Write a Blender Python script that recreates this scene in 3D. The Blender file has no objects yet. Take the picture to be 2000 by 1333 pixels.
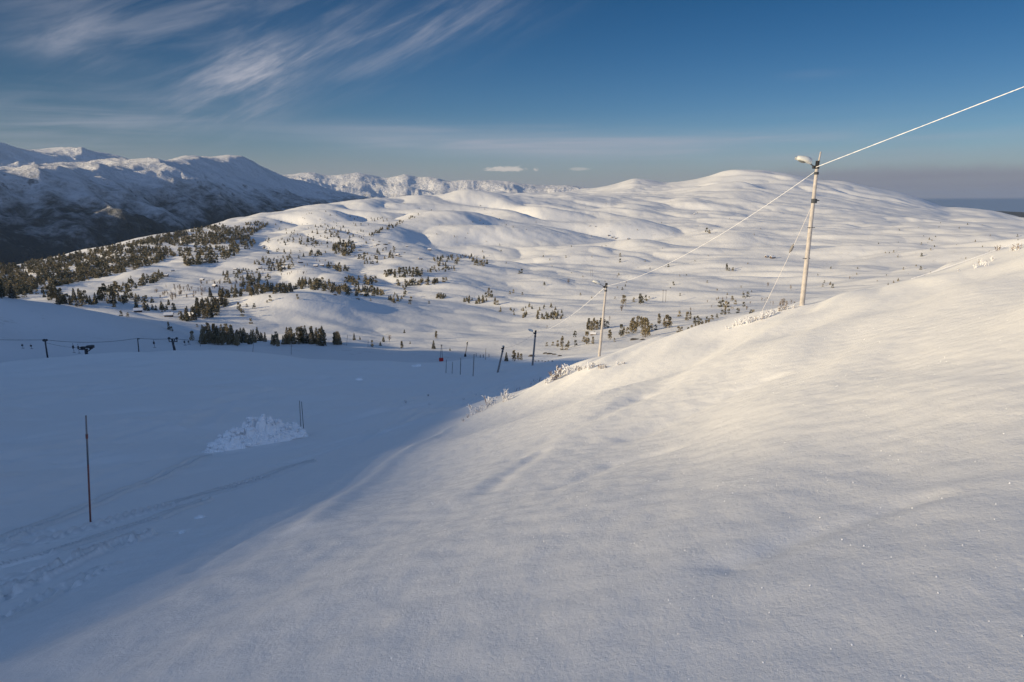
import bpy, math, random
import numpy as np
from mathutils import Vector, Matrix

# ------------------------------------------------------------------ camera, sky, sun, exposure
S = bpy.context.scene
PITCH = math.atan(266.0 / 1333.0)
FPX = 1333.0
cam_d = bpy.data.cameras.new('camera'); cam = bpy.data.objects.new('camera', cam_d)
S.collection.objects.link(cam); S.camera = cam
cam_d.sensor_width = 36.0; cam_d.lens = 24.0
cam_d.clip_start = 0.05; cam_d.clip_end = 400000.0
cam.location = (0, 0, 0); cam.rotation_euler = (math.pi / 2 - PITCH, 0, 0)
S.render.resolution_x = 1024; S.render.resolution_y = 682
S.view_settings.view_transform = 'Standard'; S.view_settings.look = 'None'
S.view_settings.exposure = 0.35; S.view_settings.gamma = 1.0

SUN_EL = math.radians(14.5)
SUN_FWD = math.radians(-18.0)          # the sun stands left of the view, a little behind it
sdir = Vector((-math.cos(SUN_EL) * math.cos(SUN_FWD), math.cos(SUN_EL) * math.sin(SUN_FWD), math.sin(SUN_EL)))
sun_d = bpy.data.lights.new('sun', 'SUN'); sun_d.energy = 5.0; sun_d.angle = math.radians(0.53)
sun_d.color = (1.0, 0.81, 0.515)
sun = bpy.data.objects.new('sun', sun_d); S.collection.objects.link(sun)
sun.rotation_euler = sdir.to_track_quat('Z', 'Y').to_euler()

W = bpy.data.worlds.new('World'); S.world = W; W.use_nodes = True


class NT:
    """small helper for writing node maths"""
    def __init__(s, tree): s.t = tree; s.n = tree.nodes; s.l = tree.links
    def put(s, a, sock):
        if hasattr(a, 'links') or hasattr(a, 'is_linked'): s.l.new(a, sock)
        else: sock.default_value = a
    def m(s, op, a, b=0.0, c=0.0, clamp=False):
        n = s.n.new('ShaderNodeMath'); n.operation = op; n.use_clamp = clamp
        for i, v in enumerate((a, b, c)): s.put(v, n.inputs[i])
        return n.outputs[0]
    def ramp(s, v, lo, hi, a=0.0, b=1.0):
        n = s.n.new('ShaderNodeMapRange'); n.interpolation_type = 'SMOOTHSTEP'
        s.put(v, n.inputs[0]); s.put(lo, n.inputs[1]); s.put(hi, n.inputs[2]); s.put(a, n.inputs[3]); s.put(b, n.inputs[4])
        return n.outputs[0]
    def comb(s, x, y, z):
        n = s.n.new('ShaderNodeCombineXYZ')
        for i, v in enumerate((x, y, z)): s.put(v, n.inputs[i])
        return n.outputs[0]
    def noise(s, vec, scale=1.0, detail=4.0, rough=0.5, dist=0.0):
        n = s.n.new('ShaderNodeTexNoise'); n.inputs['Scale'].default_value = scale; n.inputs['Detail'].default_value = detail
        n.inputs['Roughness'].default_value = rough; n.inputs['Distortion'].default_value = dist
        s.l.new(vec, n.inputs['Vector']); return n.outputs['Fac']
    def mix(s, f, a, b):
        n = s.n.new('ShaderNodeMix'); n.data_type = 'RGBA'
        s.put(f, n.inputs[0]); s.put(a, n.inputs[6]); s.put(b, n.inputs[7]); return n.outputs[2]


def build_world():
    t = W.node_tree; N = NT(t); t.nodes.clear()
    out = t.nodes.new('ShaderNodeOutputWorld'); bg = t.nodes.new('ShaderNodeBackground')
    t.links.new(bg.outputs[0], out.inputs[0])
    sky = t.nodes.new('ShaderNodeTexSky'); sky.sky_type = 'NISHITA'; sky.sun_disc = False
    sky.sun_elevation = SUN_EL
    sky.sun_rotation = math.atan2(sdir.x, sdir.y)
    sky.altitude = 900.0; sky.air_density = 1.0; sky.dust_density = 0.15; sky.ozone_density = 2.2
    tc = t.nodes.new('ShaderNodeTexCoord'); sep = t.nodes.new('ShaderNodeSeparateXYZ')
    t.links.new(tc.outputs['Generated'], sep.inputs[0])
    x, y, z = sep.outputs
    A = N.m('ARCTAN2', x, y)                       # azimuth, radians, 0 = ahead
    E = N.m('ARCSINE', z)                          # elevation
    def gauss(ca, ce, wa, we, tilt=0.0):
        ca, ce, tilt = [math.radians(v) for v in (ca, ce, tilt)]
        wa, we = math.radians(wa), math.radians(we)
        da = N.m('SUBTRACT', A, ca); de = N.m('SUBTRACT', E, ce)
        c, s_ = math.cos(tilt), math.sin(tilt)
        u = N.m('ADD', N.m('MULTIPLY', da, c), N.m('MULTIPLY', de, s_))
        v = N.m('SUBTRACT', N.m('MULTIPLY', de, c), N.m('MULTIPLY', da, s_))
        q = N.m('ADD', N.m('POWER', N.m('ABSOLUTE', N.m('DIVIDE', u, wa)), 2.0), N.m('POWER', N.m('ABSOLUTE', N.m('DIVIDE', v, we)), 2.0))
        return N.m('EXPONENT', N.m('MULTIPLY', q, -1.0))
    def streak(tilt, sa, se, seed, detail=6.0, rough=0.55, dist=0.6):
        tl = math.radians(tilt); c, s_ = math.cos(tl), math.sin(tl)
        u = N.m('ADD', N.m('MULTIPLY', A, c), N.m('MULTIPLY', E, s_))
        v = N.m('SUBTRACT', N.m('MULTIPLY', E, c), N.m('MULTIPLY', A, s_))
        return N.noise(N.comb(N.m('MULTIPLY', u, sa), N.m('MULTIPLY', v, se), seed), 1.0, detail, rough, dist)
    def add(a, b): return N.m('ADD', a, b)
    def mul(a, b): return N.m('MULTIPLY', a, b)
    # high cirrus: fibres rising to the right
    fib = N.ramp(streak(22, 5.0, 26.0, 3.1), 0.40, 0.74)
    fine = N.ramp(streak(30, 9.0, 80.0, 7.7, 8.0, 0.6, .3), 0.28, 0.70)
    puff = N.ramp(streak(27, 8.0, 34.0, 1.2, 8.0, 0.6, .35), 0.34, 0.68)
    m1 = gauss(-20.5, 9.0, 4.6, 2.2, 28)           # the brightest wisp
    m2 = gauss(-8.0, 13.5, 13.0, 2.6, 20)          # long fan of fibres
    m3 = gauss(-31.5, 11.0, 2.6, 1.7, 0)
    m4 = gauss(-24.0, 13.5, 12.0, 4.0, 22)
    m5 = gauss(-31.0, 5.5, 7.0, 2.0, 4)
    d = mul(m1, mul(add(0.08, mul(puff, .85)), add(0.40, mul(fine, .8))))
    d = add(d, mul(m2, mul(add(fib, 0.25), mul(add(fine, 0.3), 0.42))))
    d = add(d, mul(m3, mul(add(puff, 0.3), 0.42)))
    d = add(d, mul(m4, mul(fib, 0.42)))
    d = add(d, mul(gauss(-33.0, 15.5, 9.0, 3.5, 15), mul(add(fib, .15), .30)))
    d = add(d, mul(m5, mul(add(N.ramp(streak(3, 4.0, 60.0, 9.0), 0.35, 0.7), 0.12), 0.40)))
    # low stratus bands, nearly level
    lev = N.ramp(streak(0.5, 3.0, 55.0, 5.5, 6.0, 0.5, 0.3), 0.34, 0.72)
    m6 = gauss(1.0, 5.0, 16.0, .9, -1)
    m7 = gauss(20.0, 4.2, 16.0, 1.6, 0)
    m8 = gauss(23.0, 9.3, 2.2, .3, 0)
    d = add(d, mul(m6, mul(add(lev, 0.45), 0.85)))
    d = add(d, mul(m7, mul(lev, 0.35)))
    d = add(d, mul(m8, mul(lev, .10)))
    d = N.m('MINIMUM', d, 0.9)
    # small sunlit cumulus just above the far range
    cn = streak(0, 55.0, 110.0, 2.0, 6.0, .65, .4)
    m9 = N.ramp(add(gauss(-0.3, 2.85, 2.4, .26, 0), mul(N.m('SUBTRACT', cn, .5), 2.6)), 0.35, 0.85)
    m9 = mul(mul(m9, N.ramp(E, math.radians(2.55), math.radians(2.75))), N.ramp(gauss(-0.3, 2.85, 3.2, .5, 0), .3, .7))
    m9b = mul(N.ramp(gauss(5.5, 2.85, 2.0, .4, 0), .3, .7), N.ramp(add(gauss(5.5, 2.85, 1.1, .2, 0), mul(N.m('SUBTRACT', cn, .5), .8)), 0.5, 0.85))
    # mauve haze layer lying on the horizon, and the cloud bank on the right
    wob = mul(N.m('SUBTRACT', streak(0, 9.0, 12.0, 11.0, 5.0, .6, .2), 0.5), math.radians(1.3))
    Ew = add(E, wob)
    veil = N.ramp(Ew, math.radians(5.5), math.radians(1.0))
    bank = N.m('MULTIPLY', N.ramp(Ew, math.radians(3.0), math.radians(2.0)), N.ramp(A, math.radians(13.0), math.radians(26.0)))
    bank = mul(bank, add(.82, mul(.3, lev)))
    deep = N.ramp(E, math.radians(0.55), math.radians(0.30))
    # polarised look of the air 90 degrees from the sun: deeper blue than the model sky
    hs = t.nodes.new('ShaderNodeHueSaturation'); hs.inputs['Saturation'].default_value = SKY_SAT
    t.links.new(sky.outputs[0], hs.inputs['Color'])
    k = N.ramp(E, math.radians(0.0), math.radians(26.0), SKY_LO, SKY_HI)
    mulc = t.nodes.new('ShaderNodeVectorMath'); mulc.operation = 'SCALE'
    tint = t.nodes.new('ShaderNodeVectorMath'); tint.operation = 'MULTIPLY'; tint.inputs[1].default_value = SKY_TINT
    t.links.new(hs.outputs[0], tint.inputs[0]); t.links.new(tint.outputs[0], mulc.inputs[0]); t.links.new(k, mulc.inputs['Scale'])
    side = N.ramp(N.m('ABSOLUTE', A), math.radians(44.0), math.radians(85.0))     # added fill: out-of-view sky brightened blue to lift the shaded snow
    side = mul(side, N.ramp(E, math.radians(75.0), math.radians(45.0)))
    vignette = t.nodes.new('ShaderNodeVectorMath'); vignette.operation = 'SCALE'  # lens vignette painted into the sky colour, strongest towards the left
    t.links.new(mulc.outputs[0], vignette.inputs[0]); t.links.new(mul(N.ramp(A, math.radians(-42.0), math.radians(-2.0), .60, 1.0), N.ramp(A, math.radians(8.0), math.radians(38.0), 1.0, .9)), vignette.inputs['Scale'])
    col = N.mix(mul(veil, .74), vignette.outputs[0], VEIL_C)
    col = N.mix(mul(side, .74), col, SIDE_C)
    col = N.mix(d, col, CIRRUS_C)
    col = N.mix(mul(bank, .85), col, BANK_C)
    col = N.mix(N.m('MINIMUM', add(mul(m9, .75), mul(m9b, .35)), 1.0), col, PUFF_C)
    col = N.mix(deep, col, DEEP_C)
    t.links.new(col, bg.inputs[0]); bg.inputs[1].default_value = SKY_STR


SKY_TINT = (.92, .93, 1.10); SKY_SAT = 1.42; SKY_LO = .45; SKY_HI = .27; SKY_STR = 0.13; SIDE_C = (1.75, 2.75, 4.9, 1)
VEIL_C = (1.72, 1.68, 2.05, 1); CIRRUS_C = (2.4, 2.5, 2.95, 1); BANK_C = (1.42, 1.4, 1.72, 1)
PUFF_C = (4.2, 3.8, 3.5, 1); DEEP_C = (.5, .68, 1.1, 1)
build_world()


# ------------------------------------------------------------------ helpers
rng = np.random.default_rng(7)
random.seed(5)
COL = S.collection


def pix_dir(px, py):
    """pixel of the 2000 x 1333 photo -> azimuth (rad, 0 = ahead, + = right) and z / horizontal distance"""
    px = np.asarray(px, float); py = np.asarray(py, float)
    xc = (px - 1000.0) / FPX; yc = (666.5 - py) / FPX
    X = xc; Y = math.cos(PITCH) + yc * math.sin(PITCH); Z = -math.sin(PITCH) + yc * math.cos(PITCH)
    h = np.hypot(X, Y)
    return np.arctan2(X, Y), Z / h


def world_pix(p):
    X, Y, Z = p
    f = Y * math.cos(PITCH) - Z * math.sin(PITCH); u = Y * math.sin(PITCH) + Z * math.cos(PITCH)
    return 1000 + FPX * X / f, 666.5 - FPX * u / f


def _hash(ix, iy, seed):
    h = (ix.astype(np.int64) * 374761393 + iy.astype(np.int64) * 668265263 + seed * 1442695041) & 0x7fffffff
    h = ((h ^ (h >> 13)) * 1274126177) & 0x7fffffff
    return (h ^ (h >> 16)) & 0xffff


def pnoise(x, y, seed=0):
    x0 = np.floor(x); y0 = np.floor(y); fx = x - x0; fy = y - y0
    u = fx * fx * fx * (fx * (fx * 6 - 15) + 10); v = fy * fy * fy * (fy * (fy * 6 - 15) + 10)
    ix = x0.astype(np.int64); iy = y0.astype(np.int64)
    def g(a, b, dx, dy):
        th = _hash(a, b, seed) * (2 * math.pi / 65536.0)
        return np.cos(th) * dx + np.sin(th) * dy
    n00 = g(ix, iy, fx, fy); n10 = g(ix + 1, iy, fx - 1, fy)
    n01 = g(ix, iy + 1, fx, fy - 1); n11 = g(ix + 1, iy + 1, fx - 1, fy - 1)
    return ((n00 * (1 - u) + n10 * u) * (1 - v) + (n01 * (1 - u) + n11 * u) * v) * 1.5


def sstep(x, a, b):
    t = np.clip((x - a) / (b - a), 0, 1); return t * t * (3 - 2 * t)


def mesh_obj(name, verts, faces, mats, parent=None, smooth=False, mi=None):
    me = bpy.data.meshes.new(name)
    me.from_pydata([tuple(v) for v in verts], [], [tuple(f) for f in faces])
    for m in (mats if isinstance(mats, (list, tuple)) else [mats]): me.materials.append(m)
    if mi is not None: me.polygons.foreach_set('material_index', np.asarray(mi, np.int32))
    if smooth: me.polygons.foreach_set('use_smooth', np.ones(len(me.polygons), bool))
    me.update()
    o = bpy.data.objects.new(name, me); COL.objects.link(o)
    if parent: o.parent = parent
    return o


def tag(o, label, cat, group=None, kind=None):
    if label: o['label'] = label
    if cat: o['category'] = cat
    if group: o['group'] = group
    if kind: o['kind'] = kind
    return o


def empty(name, loc, label, cat, group=None):
    o = bpy.data.objects.new(name, None); COL.objects.link(o); o.location = loc
    o.empty_display_size = .3
    return tag(o, label, cat, group)


class MB:
    """collects solid shapes into one mesh"""
    def __init__(s): s.v = []; s.f = []; s.mi = []
    def add(s, v, f, m=0):
        b = len(s.v); s.v += [tuple(q) for q in v]; s.f += [tuple(i + b for i in g) for g in f]; s.mi += [m] * len(f)
    def tube(s, pts, rad, n=8, m=0, cap=True):
        pts = [Vector(p) for p in pts]
        rad = rad if isinstance(rad, (list, tuple)) else [rad] * len(pts)
        V = []; F = []; prev = None
        for i, p in enumerate(pts):
            d = (pts[min(i + 1, len(pts) - 1)] - pts[max(i - 1, 0)]).normalized()
            if prev is None:
                a = d.orthogonal().normalized()
            else:
                a = (prev - d * prev.dot(d)).normalized()
            prev = a; b = d.cross(a)
            for k in range(n):
                t = 2 * math.pi * k / n
                V.append(p + (a * math.cos(t) + b * math.sin(t)) * rad[i])
        for i in range(len(pts) - 1):
            for k in range(n):
                k2 = (k + 1) % n
                F.append((i * n + k, i * n + k2, (i + 1) * n + k2, (i + 1) * n + k))
        if cap:
            F.append(tuple(range(n))[::-1]); F.append(tuple((len(pts) - 1) * n + k for k in range(n)))
        s.add(V, F, m)
    def box(s, c, size, rot=None, m=0, bev=0.0):
        hx, hy, hz = [q / 2 for q in size]
        M = rot.to_matrix() if rot is not None and hasattr(rot, 'to_matrix') else (rot or Matrix.Identity(3))
        b = min(bev, hx * .9, hy * .9, hz * .9)
        if b <= 0:
            V = [(x, y, z) for z in (-hz, hz) for x, y in ((-hx, -hy), (hx, -hy), (hx, hy), (-hx, hy))]
            F = [(0, 3, 2, 1), (4, 5, 6, 7), (0, 1, 5, 4), (1, 2, 6, 5), (2, 3, 7, 6), (3, 0, 4, 7)]
        else:
            V = []; F = []
            for z, k in ((-hz, b), (-hz + b, 0), (hz - b, 0), (hz, b)):
                x, y = hx - k, hy - k; c_ = b
                V += [(-x + c_, -y, z), (x - c_, -y, z), (x, -y + c_, z), (x, y - c_, z), (x - c_, y, z), (-x + c_, y, z), (-x, y - c_, z), (-x, -y + c_, z)]
            for L in range(3):
                for k in range(8): F.append((L * 8 + k, L * 8 + (k + 1) % 8, (L + 1) * 8 + (k + 1) % 8, (L + 1) * 8 + k))
            F.append(tuple(range(8))[::-1]); F.append(tuple(24 + k for k in range(8)))
        s.add([M @ Vector(v) + Vector(c) for v in V], F, m)
    def build(s, name, mats, parent=None, smooth=False): return mesh_obj(name, s.v, s.f, mats, parent, smooth, s.mi)


# ------------------------------------------------------------------ materials
def new_mat(name):
    m = bpy.data.materials.new(name); m.use_nodes = True
    N = NT(m.node_tree); b = m.node_tree.nodes['Principled BSDF']
    return m, N, b


def simple(name, col, rough=.7, metal=0.0, var=.25, scale=8.0, bump=.0, spec=.3):
    m, N, b = new_mat(name)
    tc = N.n.new('ShaderNodeTexCoord')
    n = N.noise(tc.outputs['Object'], scale, 5, .6)
    lo = tuple(c * (1 - var) for c in col) + (1,); hi = tuple(min(1, c * (1 + var)) for c in col) + (1,)
    N.l.new(N.mix(n, lo, hi), b.inputs['Base Color'])
    b.inputs['Roughness'].default_value = rough; b.inputs['Metallic'].default_value = metal
    b.inputs['Specular IOR Level'].default_value = spec
    if bump:
        bp = N.n.new('ShaderNodeBump'); bp.inputs['Distance'].default_value = bump
        N.l.new(n, bp.inputs['Height']); N.l.new(bp.outputs[0], b.inputs['Normal'])
    return m


def snow_mat(name, near=True):
    m, N, b = new_mat(name)
    geo = N.n.new('ShaderNodeNewGeometry'); P = geo.outputs['Position']
    mp = N.n.new('ShaderNodeMapping'); N.l.new(P, mp.inputs[0])
    b.inputs['Roughness'].default_value = .62; b.inputs['Specular IOR Level'].default_value = .25
    if near:
        mp.inputs['Rotation'].default_value = (0, 0, math.radians(34)); mp.inputs['Scale'].default_value = (1, .33, 1)
        g1 = N.noise(P, 38.0, 4, .7)          # grains
        g2 = N.noise(P, 9.0, 3, .55)
        g3 = N.noise(mp.outputs[0], 2.4, 4, .55)   # wind-laid drifts
        g4 = N.noise(P, 160.0, 2, .6)
        h = N.m('ADD', N.m('MULTIPLY', g1, .0062), N.m('MULTIPLY', g2, .009))
        h = N.m('ADD', h, N.m('MULTIPLY', g3, .017)); h = N.m('ADD', h, N.m('MULTIPLY', g4, .0022))
        bp = N.n.new('ShaderNodeBump'); bp.inputs['Strength'].default_value = 1.0; bp.inputs['Distance'].default_value = 1.0
        N.l.new(h, bp.inputs['Height']); N.l.new(bp.outputs[0], b.inputs['Normal'])
        c = N.mix(g2, (.84, .835, .82, 1), (.88, .875, .86, 1))
        N.l.new(c, b.inputs['Base Color'])
    else:
        mp.inputs['Rotation'].default_value = (0, 0, math.radians(-30)); mp.inputs['Scale'].default_value = (1, .5, 1)
        g1 = N.noise(mp.outputs[0], .05, 8, .6)
        g2 = N.noise(mp.outputs[0], .6, 3, .6)
        bp = N.n.new('ShaderNodeBump'); bp.inputs['Strength'].default_value = 1.0; bp.inputs['Distance'].default_value = 1.0
        N.l.new(N.m('ADD', N.m('MULTIPLY', g1, .9), N.m('MULTIPLY', g2, .05)), bp.inputs['Height']); N.l.new(bp.outputs[0], b.inputs['Normal'])
        # twigs and heather breaking through here and there
        g3 = N.noise(P, .035, 6, .7); g4 = N.noise(P, .22, 5, .75)
        t = N.m('MULTIPLY', N.ramp(g3, .54, .64), N.ramp(g4, .52, .62))
        c = N.mix(N.m('MULTIPLY', t, .35), (.72, .72, .72, 1), (.26, .22, .17, 1))
        N.l.new(c, b.inputs['Base Color'])
    return m


def mountain_mat():
    m, N, b = new_mat('mountain_snow_rock')
    geo = N.n.new('ShaderNodeNewGeometry'); P = geo.outputs['Position']; nrm = geo.outputs['True Normal']
    sp = N.n.new('ShaderNodeSeparateXYZ'); N.l.new(P, sp.inputs[0])
    sn = N.n.new('ShaderNodeSeparateXYZ'); N.l.new(nrm, sn.inputs[0])
    a = N.noise(P, .0016, 9, .68); c2 = N.noise(P, .011, 8, .7)
    steep = N.m('SUBTRACT', 1.0, sn.outputs[2])
    rock = N.ramp(N.m('ADD', N.m('MULTIPLY', steep, 1.1), N.m('MULTIPLY', N.m('SUBTRACT', c2, .5), 1.6)), .34, .55)
    rock = N.m('MULTIPLY', rock, N.ramp(sp.outputs[2], 520.0, 120.0, .12, .8))
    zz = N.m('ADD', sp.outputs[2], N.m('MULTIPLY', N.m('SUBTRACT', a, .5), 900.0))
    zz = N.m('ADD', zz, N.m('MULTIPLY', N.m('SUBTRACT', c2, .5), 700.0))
    forest = N.ramp(zz, 230.0, -190.0)  # forest on the lower slopes, its dark colour also painting in valley shade
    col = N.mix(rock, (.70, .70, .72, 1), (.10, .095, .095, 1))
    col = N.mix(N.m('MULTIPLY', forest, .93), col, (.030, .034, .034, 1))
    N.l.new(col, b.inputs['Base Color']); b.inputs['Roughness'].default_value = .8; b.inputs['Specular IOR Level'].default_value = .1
    bp = N.n.new('ShaderNodeBump'); bp.inputs['Distance'].default_value = 1.0
    N.l.new(N.m('ADD', N.m('MULTIPLY', c2, 60.0), N.m('MULTIPLY', a, 120.0)), bp.inputs['Height']); N.l.new(bp.outputs[0], b.inputs['Normal'])
    return m


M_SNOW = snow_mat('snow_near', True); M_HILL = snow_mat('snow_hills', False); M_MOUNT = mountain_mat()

# ------------------------------------------------------------------ terrain: contour lines read from the place, (px, py, distance)
LINES = [
 ('r45', [(-250,965,45),(0,952,45),(200,944,45),(400,925,45),(600,893,45),(800,848,45),(890,822,45),(1000,776,45),(1170,706,45),(1430,632,45),(1600,592,45),(1795,545,45),(1900,512,45),(2000,486,45),(2250,420,45)]),
 ('r75', [(-250,868,75),(0,860,75),(300,852,75),(590,836,75),(800,808,75),(890,800,75),(1000,782,75),(1063,754,75),(1126,713,75),(1170,700,75),(1250,677,75),(1430,630,75),(1600,592,75),(1795,541,75),(1900,503,75),(2000,477,75),(2250,405,75)]),
 ('r110', [(-250,800,110),(0,796,110),(300,795,110),(590,788,110),(800,778,110),(890,775,110),(1000,762,110),(1063,748,110),(1126,727,110),(1170,716,110),(1250,696,110),(1430,648,110),(1600,612,110),(1795,561,110),(1900,523,110),(2000,497,110),(2250,425,110)]),
 ('r170', [(-250,760,170),(0,752,170),(300,748,170),(600,745,170),(800,750,170),(900,745,170),(985,729,170),(1040,715,170),(1126,708,170),(1250,706,170),(1430,675,170),(1600,645,170),(2000,550,170),(2250,500,170)]),
 ('r230', [(-250,740,230),(0,729,230),(300,713,230),(450,712,230),(600,720,230),(800,728,230),(900,728,230),(985,720,230),(1040,711,230),(1126,700,230),(1250,698,230),(1430,676,230),(1600,652,230),(2000,580,230)]),
 ('r290', [(-250,735,290),(-60,722,290),(0,711,290),(100,700,290),(200,692,290),(350,683,290),(450,686,290),(600,703,290),(750,712,290),(850,713,290),(950,706,290),(1100,698,290),(1250,686,290),(1430,664,290),(1600,645,290),(2000,590,290)]),
 ('r340', [(-250,700,340),(0,714,340),(100,706,340),(200,700,340),(350,688,340),(450,684,340),(600,690,340),(750,699,340),(850,701,340),(950,696,340),(1100,690,340),(1250,668,340),(1430,648,340),(1600,632,340),(2000,585,340)]),
 ('r390', [(-250,600,390),(0,654,390),(100,660,390),(200,668,390),(350,675,390),(450,677,390),(600,675,390),(750,684,390),(900,686,390),(1100,674,390),(1250,655,390),(1430,635,390),(1600,622,390),(2000,575,390)]),
 ('r450', [(-250,520,450),(-100,556,450),(0,581,450),(100,592,450),(200,612,450),(300,638,450),(370,658,450),(450,667,450),(600,660,450),(750,668,450),(900,669,450),(1100,656,450),(1250,640,450),(1430,625,450),(1600,610,450),(2000,562,450)]),
 ('r560', [(-250,560,560),(0,604,560),(100,612,560),(200,620,560),(300,626,560),(400,630,560),(500,636,560),(600,636,560),(750,645,560),(900,650,560),(1000,646,560),(1100,637,560),(1250,620,560),(1430,608,560),(1600,598,560),(2000,556,560)]),
 ('r700', [(-250,580,700),(0,590,700),(100,590,700),(200,592,700),(300,598,700),(400,598,700),(450,590,700),(520,574,700),(600,563,700),(660,570,700),(740,590,700),(850,602,700),(1000,613,700),(1100,613,700),(1250,600,700),(1430,592,700),(1600,587,700),(2000,550,700)]),
 ('r900', [(-250,575,900),(0,575,900),(200,576,900),(400,574,900),(500,571,900),(600,575,900),(700,579,900),(850,582,900),(1000,588,900),(1250,581,900),(1430,572,900),(1600,567,900),(2000,535,900)]),
 ('r1200', [(-250,552,1200),(0,550,1200),(200,545,1200),(400,537,1200),(600,532,1200),(800,533,1200),(1000,540,1200),(1250,543,1200),(1430,540,1200),(1600,538,1200),(2000,515,1200)]),
 ('r1600', [(-250,540,1550),(0,530,1550),(200,508,1600),(400,492,1600),(600,492,1600),(800,493,1600),(1000,502,1600),(1300,507,1600),(1600,507,1600),(2000,494,1600)]),
 ('r2200', [(-250,545,1800),(0,519,1800),(200,486,2000),(400,452,2200),(600,445,2200),(800,446,2200),(1000,455,2200),(1300,462,2200),(1600,465,2200),(2000,465,2200)]),
 ('crest1', [(-250,560,2000),(0,524,2050),(100,505,2150),(200,487,2300),(300,466,2450),(400,445,2700),(440,434,2800),(500,420,3000),(590,408,3200),(700,397,3400),(800,384,3600),(900,378,3800),(1000,379,4000),(1110,376,4200),(1200,382,4200),(1300,386,4200),(1440,382,4200),(1600,392,4200),(1850,424,4200),(2000,440,4200),(2250,450,4200)]),
 ('back1', [(-250,600,2600),(0,590,2700),(200,575,3000),(400,535,3500),(500,500,3800),(600,480,4000),(700,450,4200),(800,420,4400),(900,400,4700),(1000,392,5000),(1110,386,5000),(1200,381,5000),(1300,378,5000),(1440,366,5000),(1600,380,5000),(1850,418,5000),(2000,436,5000),(2250,450,5000)]),
 ('crest2', [(-250,598,3400),(0,590,3600),(200,572,4100),(400,540,5000),(500,515,5600),(600,490,6200),(700,455,6400),(800,425,6400),(900,402,6400),(1000,388,6400),(1110,378,6400),(1160,369,6400),(1205,359,6400),(1240,348,6400),(1268,352,6400),(1300,358,6400),(1340,354,6400),(1380,346,6400),(1410,336,6400),(1440,332,6400),(1490,333,6400),(1540,340,6400),(1600,352,6400),(1650,354,6400),(1700,366,6400),(1760,378,6400),(1800,390,6400),(1846,407,6400),(1870,406,6400),(1930,410,6400),(2000,429,6400),(2250,450,6400)]),
 ('face', [(-250,500,3950),(0,462,4300),(150,445,4850),(300,428,5600),(400,420,6300),(500,415,7300),(560,420,7800),(620,425,8300),(700,425,8600),(800,425,8600),(900,425,8600),(1110,440,8600),(1440,440,8600),(2000,470,8600),(2250,470,8600)]),
 ('shoulder3', [(-250,372,4700),(0,378,5300),(80,372,5700),(160,362,6100),(240,352,6800),(320,342,7600),(370,335,8200),(410,330,8800),(450,338,9200),(500,352,9600),(560,385,9800),(620,395,10000),(700,405,10200),(900,415,10200),(1440,430,10200),(2250,465,10200)]),
 ('crest3', [(-250,318,5600),(-100,330,6000),(0,339,6500),(35,337,6650),(60,330,6800),(95,326,7000),(140,324,7300),(180,322,7600),(230,318,8100),(280,316,8500),(330,311,9000),(365,306,9400),(395,303,9700),(420,308,9900),(450,308,10200),(480,311,10500),(500,320,10700),(530,333,10900),(570,347,11100),(620,362,11300),(680,378,11500),(760,392,11500),(900,405,11500),(1110,412,11500),(1440,425,11500),(2000,460,11500),(2250,460,11500)]),
 ('back3', [(-250,345,8500),(0,350,9500),(150,345,10500),(300,338,11800),(400,345,12500),(500,365,13500),(600,380,14000),(700,395,14000),(900,405,14000),(1110,412,14000),(1440,420,14000),(2000,440,14000),(2250,440,14000)]),
 ('crest4', [(-250,270,13000),(-60,276,13500),(0,281,14000),(50,292,14300),(75,290,14500),(140,290,15000),(190,297,15500),(240,308,16000),(290,320,16500),(400,335,17000),(500,345,18000),(560,343,18000),(585,340,18000),(610,338,18000),(640,342,18000),(665,340,18000),(700,334,18000),(730,341,18000),(752,348,18000),(790,341,18000),(815,349,18000),(850,346,18000),(880,352,18000),(905,350,18000),(940,352,18000),(975,354,18000),(1010,360,18000),(1060,363,18000),(1100,361,18000),(1140,366,18000),(1180,370,18000),(1250,378,18000),(1440,390,18000),(1700,402,18000),(2000,415,18000),(2250,420,18000)]),
 ('back4', [(-250,380,24000),(0,385,24000),(500,385,24000),(1000,395,24000),(1440,408,24000),(2250,420,24000)]),
 ('end', [(-250,404,60000),(1000,412,60000),(2250,420,60000)]),
]
A_NEAR, B_NEAR = .322, -.262


def near_z(x, y):
    """height of the slope the camera stands on"""
    ax = np.where(x > 0, A_NEAR * x, A_NEAR * x + .0052 * np.minimum(-x, 30) ** 2)
    flat = -.05 * x * np.exp(-(np.hypot(x, y - 1) / 6.0) ** 2)
    return -1.62 + ax + B_NEAR * y + flat


PHI_MAX = math.radians(46)
phi = np.concatenate([
    np.linspace(-math.pi, math.radians(-126), 50, endpoint=False),
    np.linspace(math.radians(-126), -PHI_MAX, 300, endpoint=False),
    np.linspace(-PHI_MAX, PHI_MAX, 1500),
    np.linspace(PHI_MAX, math.pi, 90)[1:]])
rr = np.concatenate([np.geomspace(.25, 1.6, 16, endpoint=False), np.geomspace(1.6, 60, 640, endpoint=False),
                     np.geomspace(60, 700, 330, endpoint=False), np.geomspace(700, 14000, 520, endpoint=False),
                     np.geomspace(14000, 60000, 110)])
NP_, NR = len(phi), len(rr)


def col_smooth(a, sig):
    k = np.exp(-.5 * (np.arange(-30, 31) * math.radians(.06) / sig) ** 2); k /= k.sum()
    return np.convolve(np.pad(a, 30, mode='edge'), k, mode='valid')


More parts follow.
